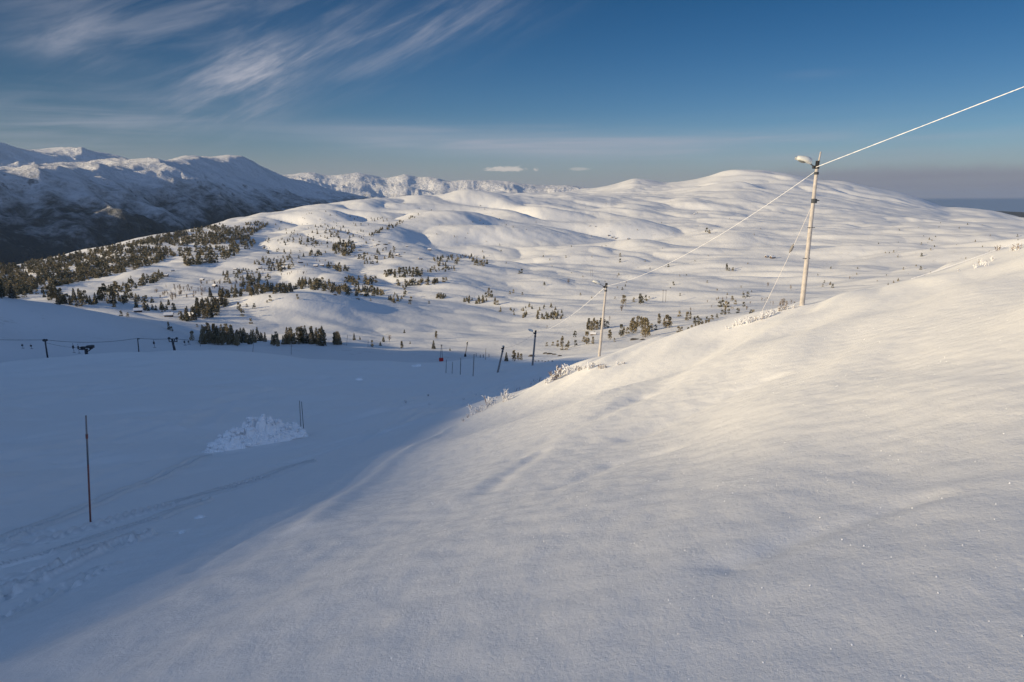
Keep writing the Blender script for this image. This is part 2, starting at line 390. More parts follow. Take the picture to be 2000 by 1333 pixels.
kr, kv = [], []
for r0 in (.25, 1.0, 2.5, 6.0, 12.0, 20.0, 30.0):
    kr.append(np.full(NP_, r0)); kv.append(near_z(r0 * np.sin(phi), r0 * np.cos(phi)) / r0)
BACK_V = {'r45': .16, 'r75': .16, 'r110': .15, 'r170': .13, 'r230': .1, 'r290': .08}
for name, pts in LINES:
    p = np.array(pts, float); a, v = pix_dir(p[:, 0], p[:, 1]); r = p[:, 2]
    bv = BACK_V.get(name, -.02)
    aa = np.concatenate([[-math.pi, -2.2], a, [2.2, math.pi]]); vv = np.concatenate([[bv, v[0] * .6 + bv * .4], v, [v[-1] * .5 + bv * .5, bv]])
    ra = np.concatenate([[r[0], r[0]], r, [r[-1], r[-1]]])
    sig = math.radians(.25 if name.startswith('crest') else 1.2)
    V1 = np.interp(phi, aa, vv); R1 = np.interp(phi, aa, ra)
    kv.append(col_smooth(V1, sig)); kr.append(col_smooth(R1, math.radians(1.2)))
kr = np.log(np.array(kr)); kv = np.array(kv)
K = len(kr)
h_ = np.diff(kr, axis=0); dl = np.diff(kv, axis=0) / h_
mt = np.zeros_like(kv)
w1 = 2 * h_[1:] + h_[:-1]; w2 = h_[1:] + 2 * h_[:-1]
same = dl[1:] * dl[:-1] > 0
with np.errstate(divide='ignore', invalid='ignore'):
    mm = (w1 + w2) / (w1 / dl[:-1] + w2 / dl[1:])
mt[1:-1] = np.where(same, mm, 0.0); mt[0] = dl[0]; mt[-1] = dl[-1]
lr = np.log(rr)
VV = np.zeros((NR, NP_))
for k in range(K - 1):
    lo, hi = kr[k], kr[k + 1]
    sel = (lr[:, None] >= lo[None]) & (lr[:, None] <= hi[None])
    i, j = np.nonzero(sel)
    t = (lr[i] - lo[j]) / h_[k][j]; t2 = t * t; t3 = t2 * t
    VV[i, j] = (2 * t3 - 3 * t2 + 1) * kv[k][j] + (t3 - 2 * t2 + t) * h_[k][j] * mt[k][j] + (-2 * t3 + 3 * t2) * kv[k + 1][j] + (t3 - t2) * h_[k][j] * mt[k + 1][j]
RG = rr[:, None]; XG = RG * np.sin(phi)[None]; YG = RG * np.cos(phi)[None]
ZG = VV * RG
RGf = np.broadcast_to(RG, ZG.shape)

# rolling relief of the fells, stretched across the light
def rot(x, y, deg):
    c, s_ = math.cos(math.radians(deg)), math.sin(math.radians(deg)); return x * c + y * s_, -x * s_ + y * c
def fade(r, a, b, c=None, d=None):
    w = sstep(r, a, b)
    if c: w = w * (1 - sstep(r, c, d))
    return w
# keep the relief off the crest lines so the skyline stays put
def near_line(nm, wdt):
    idx = [n for n, _ in LINES].index(nm) + 7
    return np.exp(-((lr[:, None] - kr[idx][None]) / wdt) ** 2)
keep = 1 - .92 * near_line('crest2', .10) - .7 * near_line('crest3', .05) - .6 * near_line('crest1', .12)
keep = np.clip(keep, 0, 1)
ux, uy = rot(XG, YG, 45)
wx = ux + 60 * pnoise(XG / 300, YG / 300, 31); wy = uy + 60 * pnoise(XG / 300, YG / 300, 32)
def billow(n): return np.abs(n) * 2 - .45
calm = .35 + 1.0 * sstep(pnoise(XG / 1300 + 3, YG / 1700, 51), -.35, .4)
ZG += calm * keep * fade(RGf, 900, 1800, 6500, 8000) * (40 * pnoise(wx / 420, wy / 800, 1) + 17 * billow(pnoise(wx / 260, wy / 420, 2)))
ZG += (1.5 - .8 * calm) * fade(RGf, 450, 900, 5500, 7000) * (7.5 * pnoise(wx / 120, wy / 230, 3) + 2.4 * billow(pnoise(wx / 90, wy / 120, 33)))
ZG += fade(RGf, 330, 520, 4000, 6000) * (1.3 * billow(pnoise(ux / 50, uy / 90, 4)) + .4 * pnoise(ux / 22, uy / 34, 5))
ZG += fade(RGf, 60, 160, 520, 700) * (1.5 * pnoise(ux / 46, uy / 60, 6) + .5 * pnoise(ux / 17, uy / 30, 7))
# rugged mountains
mtw = fade(RGf, 3600, 4600) * (1 - .8 * fade(phi[None], math.radians(-12), math.radians(-3)) * (1 - fade(RGf, 12000, 14500)))
mtw = mtw * (1 - fade(phi[None] + 0 * RGf, math.radians(5), math.radians(9)))
rdg = 0
for s_, a_, sd in ((2600, 120, 11), (1200, 95, 12), (520, 42, 13), (230, 18, 14), (110, 8, 15)):
    rdg = rdg + a_ * (1 - 2.2 * np.abs(pnoise(XG / s_, YG / s_, sd)) - .45)
c3 = near_line('crest3', .12); c4 = near_line('crest4', .08)
ZG += mtw * rdg * (1 - .68 * c3 - .72 * c4)

# unseen fell beyond the left edge, its crest shaped to shade the ski slope
OCC_X = -550.0
oy = np.array([-900, -400, -205, -188, -176, -173, -165, -132, -105, -60, -6, 20, 48, 120, 215, 240, 275, 300, 340, 400, 470, 560])
oz = np.array([120, 170, 162, 154, 148.5, 145.9, 142.1, 133.1, 128.0, 123, 118, 110, 97, 79, 57, 43, 28, 14, -2, -28, -75, -130.])
prof = np.interp(YG, oy, oz, left=40, right=-120)
wdt = np.where(XG > OCC_X, 170.0 - 85.0 * sstep(YG, 100, 320), 220.0)
bell = np.exp(-np.abs((XG - OCC_X) / wdt) ** 2.2)
sel = (YG < 600) & (YG > -1200) & (XG < -120)
base = ZG
cand = base + (prof - base) * bell
ZG = np.where(sel & (prof > base), cand, base)

# drifts and hollows in the near snow
nx, ny = rot(XG + 1.5 * pnoise(XG / 9, YG / 9, 41), YG, -34)
ZG += fade(RGf, 3, 9, 120, 240) * (.26 * pnoise(nx / 3.0, ny / 10, 21) * sstep(XG, -3, 4))
ZG += fade(RGf, 1, 4, 120, 240) * (.06 * pnoise(nx / 1.3, ny / 4.5, 22) + .22 * pnoise(XG / 7, YG / 9, 26))
ZG += .012 * pnoise(XG / .35, YG / .35, 23) * fade(RGf, .3, 2, 30, 50)
ZG += fade(RGf, 30, 60, 260, 330) * (.7 * pnoise(nx / 9, ny / 26, 24) + .16 * pnoise(nx / 2.5, ny / 9, 25) * sstep(-XG, -20, 10))

lphi0 = phi


def zat(x, y):
    r = math.hypot(x, y); a = math.atan2(x, y)
    j = int(np.clip(np.searchsorted(phi, a) - 1, 0, NP_ - 2)); i = int(np.clip(np.searchsorted(rr, r) - 1, 0, NR - 2))
    u = (a - phi[j]) / (phi[j + 1] - phi[j]); w = (r - rr[i]) / (rr[i + 1] - rr[i])
    return float((ZG[i, j] * (1 - u) + ZG[i, j + 1] * u) * (1 - w) + (ZG[i + 1, j] * (1 - u) + ZG[i + 1, j + 1] * u) * w)


def hit(px, py, rmin=1.0):
    """where the sight line through a pixel meets the ground"""
    a, v = pix_dir(px, py); a = float(a); v = float(v)
    j = int(np.clip(np.searchsorted(phi, a), 1, NP_ - 1)); u = (a - phi[j - 1]) / (phi[j] - phi[j - 1])
    c = (ZG[:, j - 1] * (1 - u) + ZG[:, j] * u) / rr
    ok = np.nonzero((c >= v) & (rr > rmin))[0]
    if len(ok) == 0: return None
    i = ok[0]
    r = rr[i]
    if i > 0 and c[i] != c[i - 1] and rr[i - 1] > rmin:
        t = (v - c[i - 1]) / (c[i] - c[i - 1]); r = rr[i - 1] + (rr[i] - rr[i - 1]) * min(max(t, 0), 1)
    x, y = r * math.sin(a), r * math.cos(a)
    return Vector((x, y, zat(x, y)))


# tracks pressed into the snow, along lines on the ground
def carve(pts, width, depth, berm=.3, wob=0.0, seed=0):
    P = np.array([hit(*p)[:2] for p in pts])
    i1 = np.searchsorted(rr, 200); sub = slice(0, i1)
    jj = np.nonzero((phi > -PHI_MAX) & (phi < PHI_MAX))[0]
    xs = XG[sub][:, jj]; ys = YG[sub][:, jj]
    dmin = np.full(xs.shape, 1e9)
    for k in range(len(P) - 1):
        a, b = P[k], P[k + 1]; ab = b - a; L2 = ab @ ab
        t = np.clip(((xs - a[0]) * ab[0] + (ys - a[1]) * ab[1]) / L2, 0, 1)
        dmin = np.minimum(dmin, np.hypot(xs - a[0] - t * ab[0], ys - a[1] - t * ab[1]))
    m_ = dmin < width * 4
    w = 1.0
    if wob: w = .55 + wob * pnoise(xs / .7, ys / .7, seed)
    g = -depth * np.exp(-(dmin / width) ** (2 if berm == 0 else 2.6)) + depth * berm * np.exp(-((dmin - width * 1.7) / (width * .5)) ** 2)
    ZG[np.ix_(np.arange(i1), jj)] += np.where(m_, g * w, 0)


tr = [
    ([(0, 1062), (110, 1018), (240, 962), (330, 922), (405, 892)], .18, .20, .5),
    ([(-40, 1092), (90, 1058), (210, 1022), (330, 990), (440, 958), (520, 933), (605, 905)], .17, .22, .45),
    ([(-40, 1118), (90, 1086), (210, 1047), (300, 1018), (400, 980)], .14, .16, .45),
    ([(-40, 1180), (60, 1140), (130, 1108), (200, 1076), (275, 1050)], .15, .20, .45),
    ([(-40, 1150), (60, 1118), (130, 1092), (250, 1056)], .12, .12, .4),
    ([(-40, 1235), (40, 1200), (90, 1168), (150, 1135), (205, 1110)], .13, .10, .4),
    ([(690, 868), (760, 842), (840, 815)], .5, .10, .3), ([(780, 800), (830, 790), (900, 778)], .5, .13, .2),
    ([(120, 905), (300, 870), (500, 820), (640, 790)], .5, .05, .3), ([(20, 930), (200, 880), (360, 840)], .5, .05, .3),
    ([(30, 800), (200, 770), (330, 752)], 1.2, .10, .3), ([(250, 765), (420, 748), (520, 740)], 1.2, .09, .3),
    ([(300, 820), (420, 790), (560, 760), (700, 742), (860, 735)], 1.0, .10, .3),
]
tr += [([(1012, 888), (1075, 852), (1165, 812), (1250, 778)], .30, -.0, 0), ([(0, 985), (200, 925), (420, 862), (640, 800), (860, 752)], .6, .07, .4),
       ([(-30, 905), (160, 868), (400, 812), (620, 765), (840, 735)], .8, .09, .4), ([(60, 858), (240, 830), (430, 782), (560, 758)], .9, .08, .5),
       ([(560, 905), (700, 862), (820, 815), (930, 775), (1010, 745)], .45, .10, .4), ([(600, 880), (720, 845), (850, 795), (960, 755), (1030, 728)], .5, .10, .4),
       ([(650, 830), (760, 800), (900, 752), (980, 732)], .7, .10, .4), ([(0, 780), (140, 765), (300, 725), (420, 705)], 1.2, .14, .4), ([(420, 760), (560, 742), (700, 735), (800, 738)], 1.3, .14, .4),
       ([(380, 830), (450, 780), (600, 745), (760, 722), (900, 712)], 1.1, .12, .4)]
for p_, w_, d_, b_ in tr:
    if d_: carve(p_, w_, d_ * 2.1, b_)
# wind-scoured hollows and ridges on the sunlit slope
for p_, w_, d_ in (([(1005, 892), (1070, 855), (1160, 815), (1255, 776)], .38, .085), ([(950, 958), (990, 925), (1060, 880)], .22, .05), ([(1440, 1100), (1580, 1045), (1700, 1005), (1800, 972)], .13, .035),
                   ([(1100, 945), (1200, 905), (1300, 880)], .25, .05), ([(600, 1030), (660, 980), (760, 905), (880, 838)], .35, -.10), ([(380, 1110), (480, 1050), (600, 990), (740, 890)], .22, .06), ([(1250, 850), (1400, 780), (1500, 740)], .4, .07)):
    carve(p_, w_, d_, 0)
# footprints beside the tracks
def dent(px, py, rad, depth):
    p = hit(px, py); i1 = np.searchsorted(rr, 60)
    d = np.hypot(XG[:i1] - p.x, YG[:i1] - p.y)
    ZG[:i1] += -depth * np.exp(-(d / rad) ** 4) + depth * .15 * np.exp(-((d - rad * 1.6) / (rad * .5)) ** 2)
for k in range(15):
    dent(20 + k * 14 + random.uniform(-4, 4), 1196 - k * 6.6 + random.uniform(-5, 5), random.uniform(.07, .12), random.uniform(.04, .09))
for k in range(16):
    dent(40 + random.uniform(0, 75), 1062 - random.uniform(0, 28), random.uniform(.10, .17), random.uniform(.04, .09))
for q in ((150, 1050), (162, 1046), (340, 1040), (352, 1038), (362, 1036), (14, 1150), (50, 1130), (22, 1165), (75, 1128), (8, 1172)):
    dent(q[0], q[1], .14, .08)


def sheet(name, mask_lo, mask_hi, mat, kind):
    """one object cut from the height grid between two row indices (per column)"""
    a = mask_lo; b = mask_hi
    use = (np.arange(NR)[:, None] >= a[None]) & (np.arange(NR)[:, None] <= b[None])
    fuse = use[:-1, :] & use[1:, :]
    fuse = np.concatenate([fuse[:, :-1] & fuse[:, 1:], (fuse[:, -1] & fuse[:, 0])[:, None]], axis=1)
    vid = np.full((NR, NP_), -1, np.int64)
    i, j = np.nonzero(fuse); j2 = (j + 1) % NP_
    quad = np.stack([i * NP_ + j, i * NP_ + j2, (i + 1) * NP_ + j2, (i + 1) * NP_ + j], 1)
    u, inv = np.unique(quad, return_inverse=True); inv = inv.reshape(-1, 4)
    inv = inv[:, ::-1]
    co = np.stack([XG.ravel()[u], YG.ravel()[u], ZG.ravel()[u]], 1).astype(np.float32)
    me = bpy.data.meshes.new(name)
    me.vertices.add(len(u)); me.vertices.foreach_set('co', co.ravel())
    nf = len(inv); me.loops.add(nf * 4); me.loops.foreach_set('vertex_index', inv.ravel().astype(np.int32))
    me.polygons.add(nf); me.polygons.foreach_set('loop_start', np.arange(0, nf * 4, 4, dtype=np.int32))
    me.polygons.foreach_set('loop_total', np.full(nf, 4, np.int32))
    me.polygons.foreach_set('use_smooth', np.ones(nf, bool))
    me.update(calc_edges=True); me.materials.append(mat)
    o = bpy.data.objects.new(name, me); COL.objects.link(o); o['kind'] = kind
    return o


z_ = np.zeros(NP_, int)
cut1 = np.full(NP_, np.searchsorted(rr, 315.0))
i_face = [n for n, _ in LINES].index('back1') + 7
cut2 = np.searchsorted(lr, kr[i_face + 1])          # past the second crest
cut2 = np.where(phi < math.radians(-6), np.searchsorted(lr, kr[i_face]), cut2 + 20)
cut2 = np.where(np.abs(phi) > PHI_MAX, np.searchsorted(rr, 5200), cut2)
cut2 = np.clip(np.round(np.convolve(np.pad(cut2, 20, mode='edge'), np.ones(41) / 41, mode='valid')).astype(int), 0, NR - 2)
g = sheet('ground', z_, cut1, M_SNOW, 'structure'); g['label'] = 'smooth wind packed snow slope with ski tracks'
g = sheet('hills', cut1, cut2, M_HILL, 'structure'); g['label'] = 'rolling snow covered fell plateau'
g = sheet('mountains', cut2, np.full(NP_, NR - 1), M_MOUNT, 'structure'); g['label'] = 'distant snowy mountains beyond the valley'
# ------------------------------------------------------------------ object materials
M_NEEDLE = simple('needles_olive', (.26, .215, .13), .85, var=.45, scale=3.0, spec=.1)
M_NEEDLE2 = simple('needles_dark', (.13, .12, .08), .85, var=.45, scale=3.0, spec=.1)
M_BARK = simple('bark', (.12, .085, .06), .9, var=.4, scale=5)
M_TWIG = simple('bare_twigs', (.20, .155, .12), .9, var=.3, scale=2)
M_RIME = simple('rime', (.80, .80, .82), .6, var=.06, scale=20)
M_RIME_TWIG = simple('rimed_twig', (.66, .63, .62), .7, var=.25, scale=9)
M_BROWN_TWIG = simple('brown_twig', (.20, .14, .10), .8, var=.35, scale=9)
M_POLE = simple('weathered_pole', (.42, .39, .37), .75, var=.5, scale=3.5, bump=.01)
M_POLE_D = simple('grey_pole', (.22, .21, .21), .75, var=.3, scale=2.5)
M_STEEL = simple('dark_steel', (.055, .06, .07), .5, metal=.4, var=.3, scale=3)
M_HEAD = simple('lamp_housing', (.66, .66, .62), .45, var=.12, scale=6, spec=.5)
M_LENS = simple('lamp_glass', (.12, .13, .13), .15, var=.1, scale=5, spec=.6)
M_BLACK = simple('black_rubber', (.02, .02, .022), .6, var=.3, scale=6)
M_RED = simple('red_padding', (.42, .03, .03), .6, var=.2, scale=4)
M_REDWOOD = simple('red_brown_stake', (.22, .09, .07), .7, var=.35, scale=6)
M_ROCK = simple('dark_rock', (.07, .062, .056), .9, var=.5, scale=1.5, bump=.05)
M_WALL = simple('stained_timber', (.085, .055, .042), .8, var=.35, scale=1.5)
M_ROOFSNOW = simple('roof_snow', (.70, .70, .71), .65, var=.03, scale=2)
M_WIN = simple('window_glass', (.03, .035, .045), .1, var=.1, scale=2, spec=.6)
M_PILE = simple('broken_snow', (.90, .91, .92), .65, var=.03, scale=3, bump=.03)


def ordinal(n):
    w = ['first', 'second', 'third', 'fourth', 'fifth', 'sixth', 'seventh', 'eighth', 'ninth', 'tenth', 'eleventh', 'twelfth']
    if n <= 12: return w[n - 1]
    return '%d%s' % (n, 'th' if 10 <= n % 100 <= 20 else {1: 'st', 2: 'nd', 3: 'rd'}.get(n % 10, 'th'))


def at_depth(px, py, Y):
    a, v = pix_dir(px, py); a, v = float(a), float(v)
    r = Y / math.cos(a); return Vector((r * math.sin(a), Y, v * r))


def stand(px, py, r):
    a, _ = pix_dir(px, py); a = float(a)
    x, y = r * math.sin(a), r * math.cos(a); return Vector((x, y, zat(x, y)))


# ------------------------------------------------------------------ snow pile, clods, rocks
def rock_mesh(seed, n=2, flat=.7, amp=.35):
    import bmesh
    bm = bmesh.new(); bmesh.ops.create_icosphere(bm, subdivisions=n, radius=1)
    r = random.Random(seed); off = [r.uniform(-20, 20) for _ in range(3)]
    from mathutils import noise
    for v in bm.verts:
        d = 1 + amp * noise.noise(v.co * 1.3 + Vector(off)) + amp * .5 * noise.noise(v.co * 3 + Vector(off))
        v.co *= d; v.co.z *= flat
        if v.co.z < -.25: v.co.z = -.25
    vs = [v.co.copy() for v in bm.verts]; fs = [[q.index for q in f.verts] for f in bm.faces]; bm.free()
    return vs, fs


pb = hit(512, 862); pL = hit(432, 884); pR = hit(602, 853)
pw = (pR - pL); half = pw.length / 2; pang = math.atan2(pw.y, pw.x)
mm_ = MB()
ph = half * 2 * 70 / 190 * .95
GX, GY = 110, 70
V = []; F = []
ctr = (pL + pR) / 2
cs, sn_ = math.cos(pang), math.sin(pang)
back = Vector((-sn_, cs, 0))
gx, gy = np.meshgrid(np.linspace(-1.15, 1.15, GX), np.linspace(-1.25, 1.25, GY))
hump = np.exp(-((gx - .12) / .62) ** 2 * 1.3) * .8 + .32 * np.exp(-((gx + .65) / .3) ** 2) + .24 * np.exp(-((gx - .9) / .2) ** 2)
hump = hump * np.clip(1 - np.abs(gy) ** 1.6, 0, 1)
ch = np.round(np.abs(pnoise(gx * 6, gy * 4, 61)) * 5) / 5 * 1.0 + np.round(np.abs(pnoise(gx * 13, gy * 8, 62)) * 4) / 4 * .6 + np.abs(pnoise(gx * 24, gy * 15, 63)) * .2
edge = sstep(hump + .10 * pnoise(gx * 4, gy * 3, 64), .03, .16)
hump = np.minimum(hump, .50 + .2 * hump)
ch = np.minimum(ch, .95)
hz = (hump * (.66 + .52 * ch) + .10 * (ch - .2)) * edge - .04 * (1 - edge)
depth = half * .42
for i in range(GY):
    for j in range(GX):
        px_, py_ = gx[i, j] * half, gy[i, j] * depth
        x = ctr.x + cs * px_ - sn_ * py_ + back.x * depth * .9; y = ctr.y + sn_ * px_ + cs * py_ + back.y * depth * .9
        V.append((x, y, zat(x, y) + hz[i, j] * ph - .02))
for i in range(GY - 1):
    for j in range(GX - 1):
        F.append((i * GX + j, i * GX + j + 1, (i + 1) * GX + j + 1, (i + 1) * GX + j))
mm_.add(V, F)
for k in range(330):
    tx = random.uniform(-1.05, 1.0); ty = random.uniform(-1.15, .6)
    j = int((tx + 1.15) / 2.3 * (GX - 1)); i = int((ty + 1.25) / 2.5 * (GY - 1)); i = min(max(i, 0), GY - 1)
    if hump[i, j] < .02 and random.random() < .8: continue
    b = Vector(V[i * GX + j]); s_ = half * random.choice([.022, .03, .035, .045, .06, .08])
    vs, fs = rock_mesh(k % 9, 1, .75, .7); R = Matrix.Rotation(random.uniform(0, 6), 3, 'Z')
    mm_.add([b + R @ (q * s_) for q in vs], fs)
pile = mm_.build('snow_pile', [M_PILE])
tag(pile, 'heap of broken blocky snow on the shaded ski slope beside two thin stakes', 'snow pile')
for px, py, w, lab in ((392, 1012, 26, 'larger loose snow lump above the ski tracks'), (356, 1041, 20, 'smaller crumbled snow lump beside the ski tracks'),
                       (815, 716, 26, 'rough snow mound on the far shaded piste below the red mast'), (700, 742, 22, 'low broken snow mound on the shaded mid slope')):
    p = hit(px, py); s_ = w * p.length / FPX / 2
    m = MB()
    for k in range(7):
        vs, fs = rock_mesh(40 + k + px, 2, .6, .5); q = Vector((random.uniform(-.7, .7), random.uniform(-.5, .5), 0)) * (0 if k == 0 else 1)
        sc = s_ * (.62 if k == 0 else random.uniform(.12, .32)); m.add([(v_ * sc + q * s_) for v_ in vs], fs)
    o = m.build('snow_lump', [M_PILE]); o.location = p; tag(o, lab, 'snow lump')


# ------------------------------------------------------------------ poles, lamps, cables
def tube_between(name, pts, rad, mat, n=6, parent=None):
    m = MB(); m.tube(pts, rad, n); return m.build(name, [mat], parent, True)


def sag(a, b, s, n=24):
    return [a.lerp(b, t / n) + Vector((0, 0, -4 * s * (t / n) * (1 - t / n))) for t in range(n + 1)]


def lamp_head(parent, arm0, arm1, c, axis, L, H, matb=M_HEAD):
    """cobra-style housing: rounded shell, glass bowl below, tubular arm"""
    tube_between('arm', [arm0, arm0.lerp(arm1, .5), arm1], .035 * L, M_STEEL, 6, parent)
    ax = axis.normalized(); up = Vector((0, 0, 1)); up = (up - ax * up.dot(ax)).normalized(); sd = ax.cross(up)
    prof = [(-.5, .20, .30), (-.42, .42, .55), (-.25, .52, .75), (0, .60, .95), (.2, .56, 1.0), (.38, .45, .95), (.47, .34, .75), (.5, .18, .45)]
    m = MB(); V = []; F = []; n = 12
    for t, w, hh in prof:
        for k in range(n):
            a = math.pi * 2 * k / n; ca, sa = math.cos(a), math.sin(a)
            V.append(c - ax * t * L + sd * ca * w * H * .75 + up * (sa * hh * H * .5 if sa > 0 else sa * .16 * H))
    for i in range(len(prof) - 1):
        for k in range(n): F.append((i * n + k, i * n + (k + 1) % n, (i + 1) * n + (k + 1) % n, (i + 1) * n + k))
    F.append(tuple(range(n))); F.append(tuple((len(prof) - 1) * n + k for k in range(n))[::-1])
    m.add(V, F); hd = m.build('lamp_head', [matb], parent, True)
    m = MB(); V = []; F = []
    for t, w, hh in [(-.36, .1, .05), (-.28, .36, .22), (-.05, .46, .32), (.1, .40, .26), (.18, .1, .05)]:
        for k in range(n):
            a = math.pi * 2 * k / n; ca, sa = math.cos(a), math.sin(a)
            V.append(c + ax * (-t) * L + sd * ca * w * H * .72 + up * (-.08 * H + sa * hh * H * .6))
    for i in range(4):
        for k in range(n): F.append((i * n + k, i * n + (k + 1) % n, (i + 1) * n + (k + 1) % n, (i + 1) * n + k))
    m.add(V, F); m.build('glass_bowl', [M_LENS], hd, True)
    return hd


def lamp_post(label, base, top_px, r0, r1, head_px, head_len, arm_px, axis, extra=None, mat=M_POLE, group='lamp posts along the ski slope', head_mat=M_HEAD):
    top = at_depth(*top_px, base.y); e = empty('lamp_post', base, label, 'lamp post', group)
    ax = (top - base); U = ax.normalized()
    z0 = Vector((0, 0, 0))
    m = MB(); n = 12
    m.tube([-U * 1.0] + [ax * (k / n) + Vector((random.uniform(-1, 1), 0, 0)) * .008 for k in range(n + 1)], [r0] + [r0 + (r1 - r0) * k / n for k in range(n + 1)], 12)
    m.build('pole', [mat], e, True)
    m = MB(); d = r1 * 1.5
    m.tube([ax - U * d * 3.4, ax - U * d * 2.4], r1 * 1.35, 10); m.build('band', [M_STEEL], e)
    m = MB(); m.tube([ax - U * d * 1.2, ax - U * d * .4], r1 * 1.3, 10); m.build('band', [M_STEEL], e)
    m = MB(); m.tube([ax - U * d * .3, ax + U * d * 1.8], r1 * 1.15, 8)
    m.box(ax + Vector((-r1 * 1.6, 0, -d * .6)), (r1 * 2.2, r1 * 1.6, r1 * 1.8), bev=r1 * .3); m.build('insulator', [M_BLACK], e)
    head = at_depth(*head_px, base.y) - base; arm = at_depth(*arm_px, base.y) - base
    lamp_head(e, arm, head + Vector((0, 0, -.02)) + Vector(axis).normalized() * -head_len * .3, head, Vector(axis), head_len, head_len * .58, head_mat)
    if extra: extra(e, base, ax, U)
    return top


px_m = lambda p, k=1.0: k * p.y / FPX
b1 = hit(1566, 597); print('pole1', b1, b1.length)
def pole1_extra(e, base, ax, U):
    t2 = at_depth(1603, 297, base.y) - base; t1 = at_depth(1598, 321, base.y) - base
    tube_between('spike', [t1, t2], .045, M_POLE, 8, e)
    c = at_depth(1590, 393, base.y) - base
    m = MB(); m.tube([c - U * .12, c + U * .12], .155, 12); m.tube([c + Vector((-.05, 0, 0)), c + Vector((.26, -.05, .03))], .03, 6); m.build('collar', [M_STEEL], e)
    c = at_depth(1581, 455, base.y) - base
    for q in (1574, 505), (1583, 445): 
        m = MB()
        cc = at_depth(q[0], q[1], base.y) - base; m.tube([cc + Vector((-.22, -.1, 0)), cc + Vector((.2, -.1, 0))], .018, 6)
        m.build('step_bolt', [M_STEEL], e)
T1 = lamp_post('tallest rime streaked lamp post on the sunlit ridge with guy wire', b1, (1596, 324), .145, .095, (1569, 314), 32 * b1.y / FPX, (1593, 328), (-1, 0, .30), pole1_extra)
b2 = stand(1170, 694, 82); print('pole2', b2, world_pix(b2), hit(1170, 690))
T2 = lamp_post('second nearest lamp post, half lit, beside the snowy pines', b2, (1184, 559), .18, .13, (1164, 552), 16 * b2.y / FPX, (1183, 562), (-1, 0, .35))
b3 = hit(1040, 714, 120); print('pole3', b3, world_pix(b3))
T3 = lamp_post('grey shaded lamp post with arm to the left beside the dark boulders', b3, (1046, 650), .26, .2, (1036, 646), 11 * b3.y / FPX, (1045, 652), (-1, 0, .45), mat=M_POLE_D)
b4 = hit(972, 728, 150)
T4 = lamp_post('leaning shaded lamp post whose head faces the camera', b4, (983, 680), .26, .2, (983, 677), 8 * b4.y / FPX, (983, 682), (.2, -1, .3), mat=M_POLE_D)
b5 = hit(908, 697, 150)
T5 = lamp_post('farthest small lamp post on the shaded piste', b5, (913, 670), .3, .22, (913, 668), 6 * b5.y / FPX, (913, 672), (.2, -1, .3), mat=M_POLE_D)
# a further post of the row stands out of frame on the right and carries the near cable
a6 = at_depth(2000, 170, 27.5); T6 = T1 + (a6 - T1) * 2.9
b6 = Vector((T6.x + .8, T6.y, zat(T6.x, T6.y)))

def rimed_cable(name, label, pts, r, mat=M_RIME, lump=.25, n=8):
    P = []
    for k in range(len(pts) - 1):
        for q in range(6): P.append(Vector(pts[k]).lerp(Vector(pts[k + 1]), q / 6))
    P.append(Vector(pts[-1])); R = [r * (1 + random.uniform(-lump, lump)) for _ in P]
    m = MB(); m.tube(P, R, n); o = m.build(name, [mat], None, True); return tag(o, label, 'cable')

W1 = T1 + Vector((-.1, 0, -.1))
far1 = W1.lerp(a6, 2.9)
rimed_cable('cable', 'thick rime coated cable rising from the tall post to the upper right', sag(W1, far1, .0, 60), .019)
rimed_cable('cable', 'frosted cable strung between the two nearest lamp posts', sag(T1 + Vector((-.06, 0, -.3)), T2, 1.05, 50), .015)
rimed_cable('cable', 'thin frosted cable from the second post down to the shaded post', sag(T2 + Vector((-.2, 0, -.2)), T3, 1.2, 30), .03)
rimed_cable('cable', 'thin dark cable between the shaded post and the leaning post', sag(T3, T4, .8, 20), .02, M_POLE_D)
# guy wire with its strainer
g0 = at_depth(1589, 395, b1.y); gb = hit(1488, 608); print('guy', gb)
gpts = sag(g0, gb, .12, 24)
ge = empty('guy_wire', gb, 'frosted guy wire slanting down left of the tall post with strainer', 'guy wire')
tube_between('wire', [p - gb for p in gpts], .013, M_RIME_TWIG, 6, ge)
mid = gpts[0].lerp(gpts[-1], .40) - gb; dv = (gpts[-1] - gpts[0]).normalized()
m = MB(); m.tube([mid - dv * .3, mid - dv * .12, mid + dv * .12, mid + dv * .3], [.03, .085, .085, .03], 10); m.build('strainer', [M_POLE_D], ge, True)
# low double cable over the right shoulder
la, lb = at_depth(1780, 545, 62), at_depth(2150, 405, 62)
rimed_cable('cable', 'upper strand of the low frosted pair above the right shoulder', sag(la, lb, .3, 40), .024)
la2, lb2 = at_depth(1780, 548, 62.5), at_depth(2150, 419, 62.5)
rimed_cable('cable', 'lower strand of the low frosted pair above the right shoulder', sag(la2, lb2, .3, 40), .02)

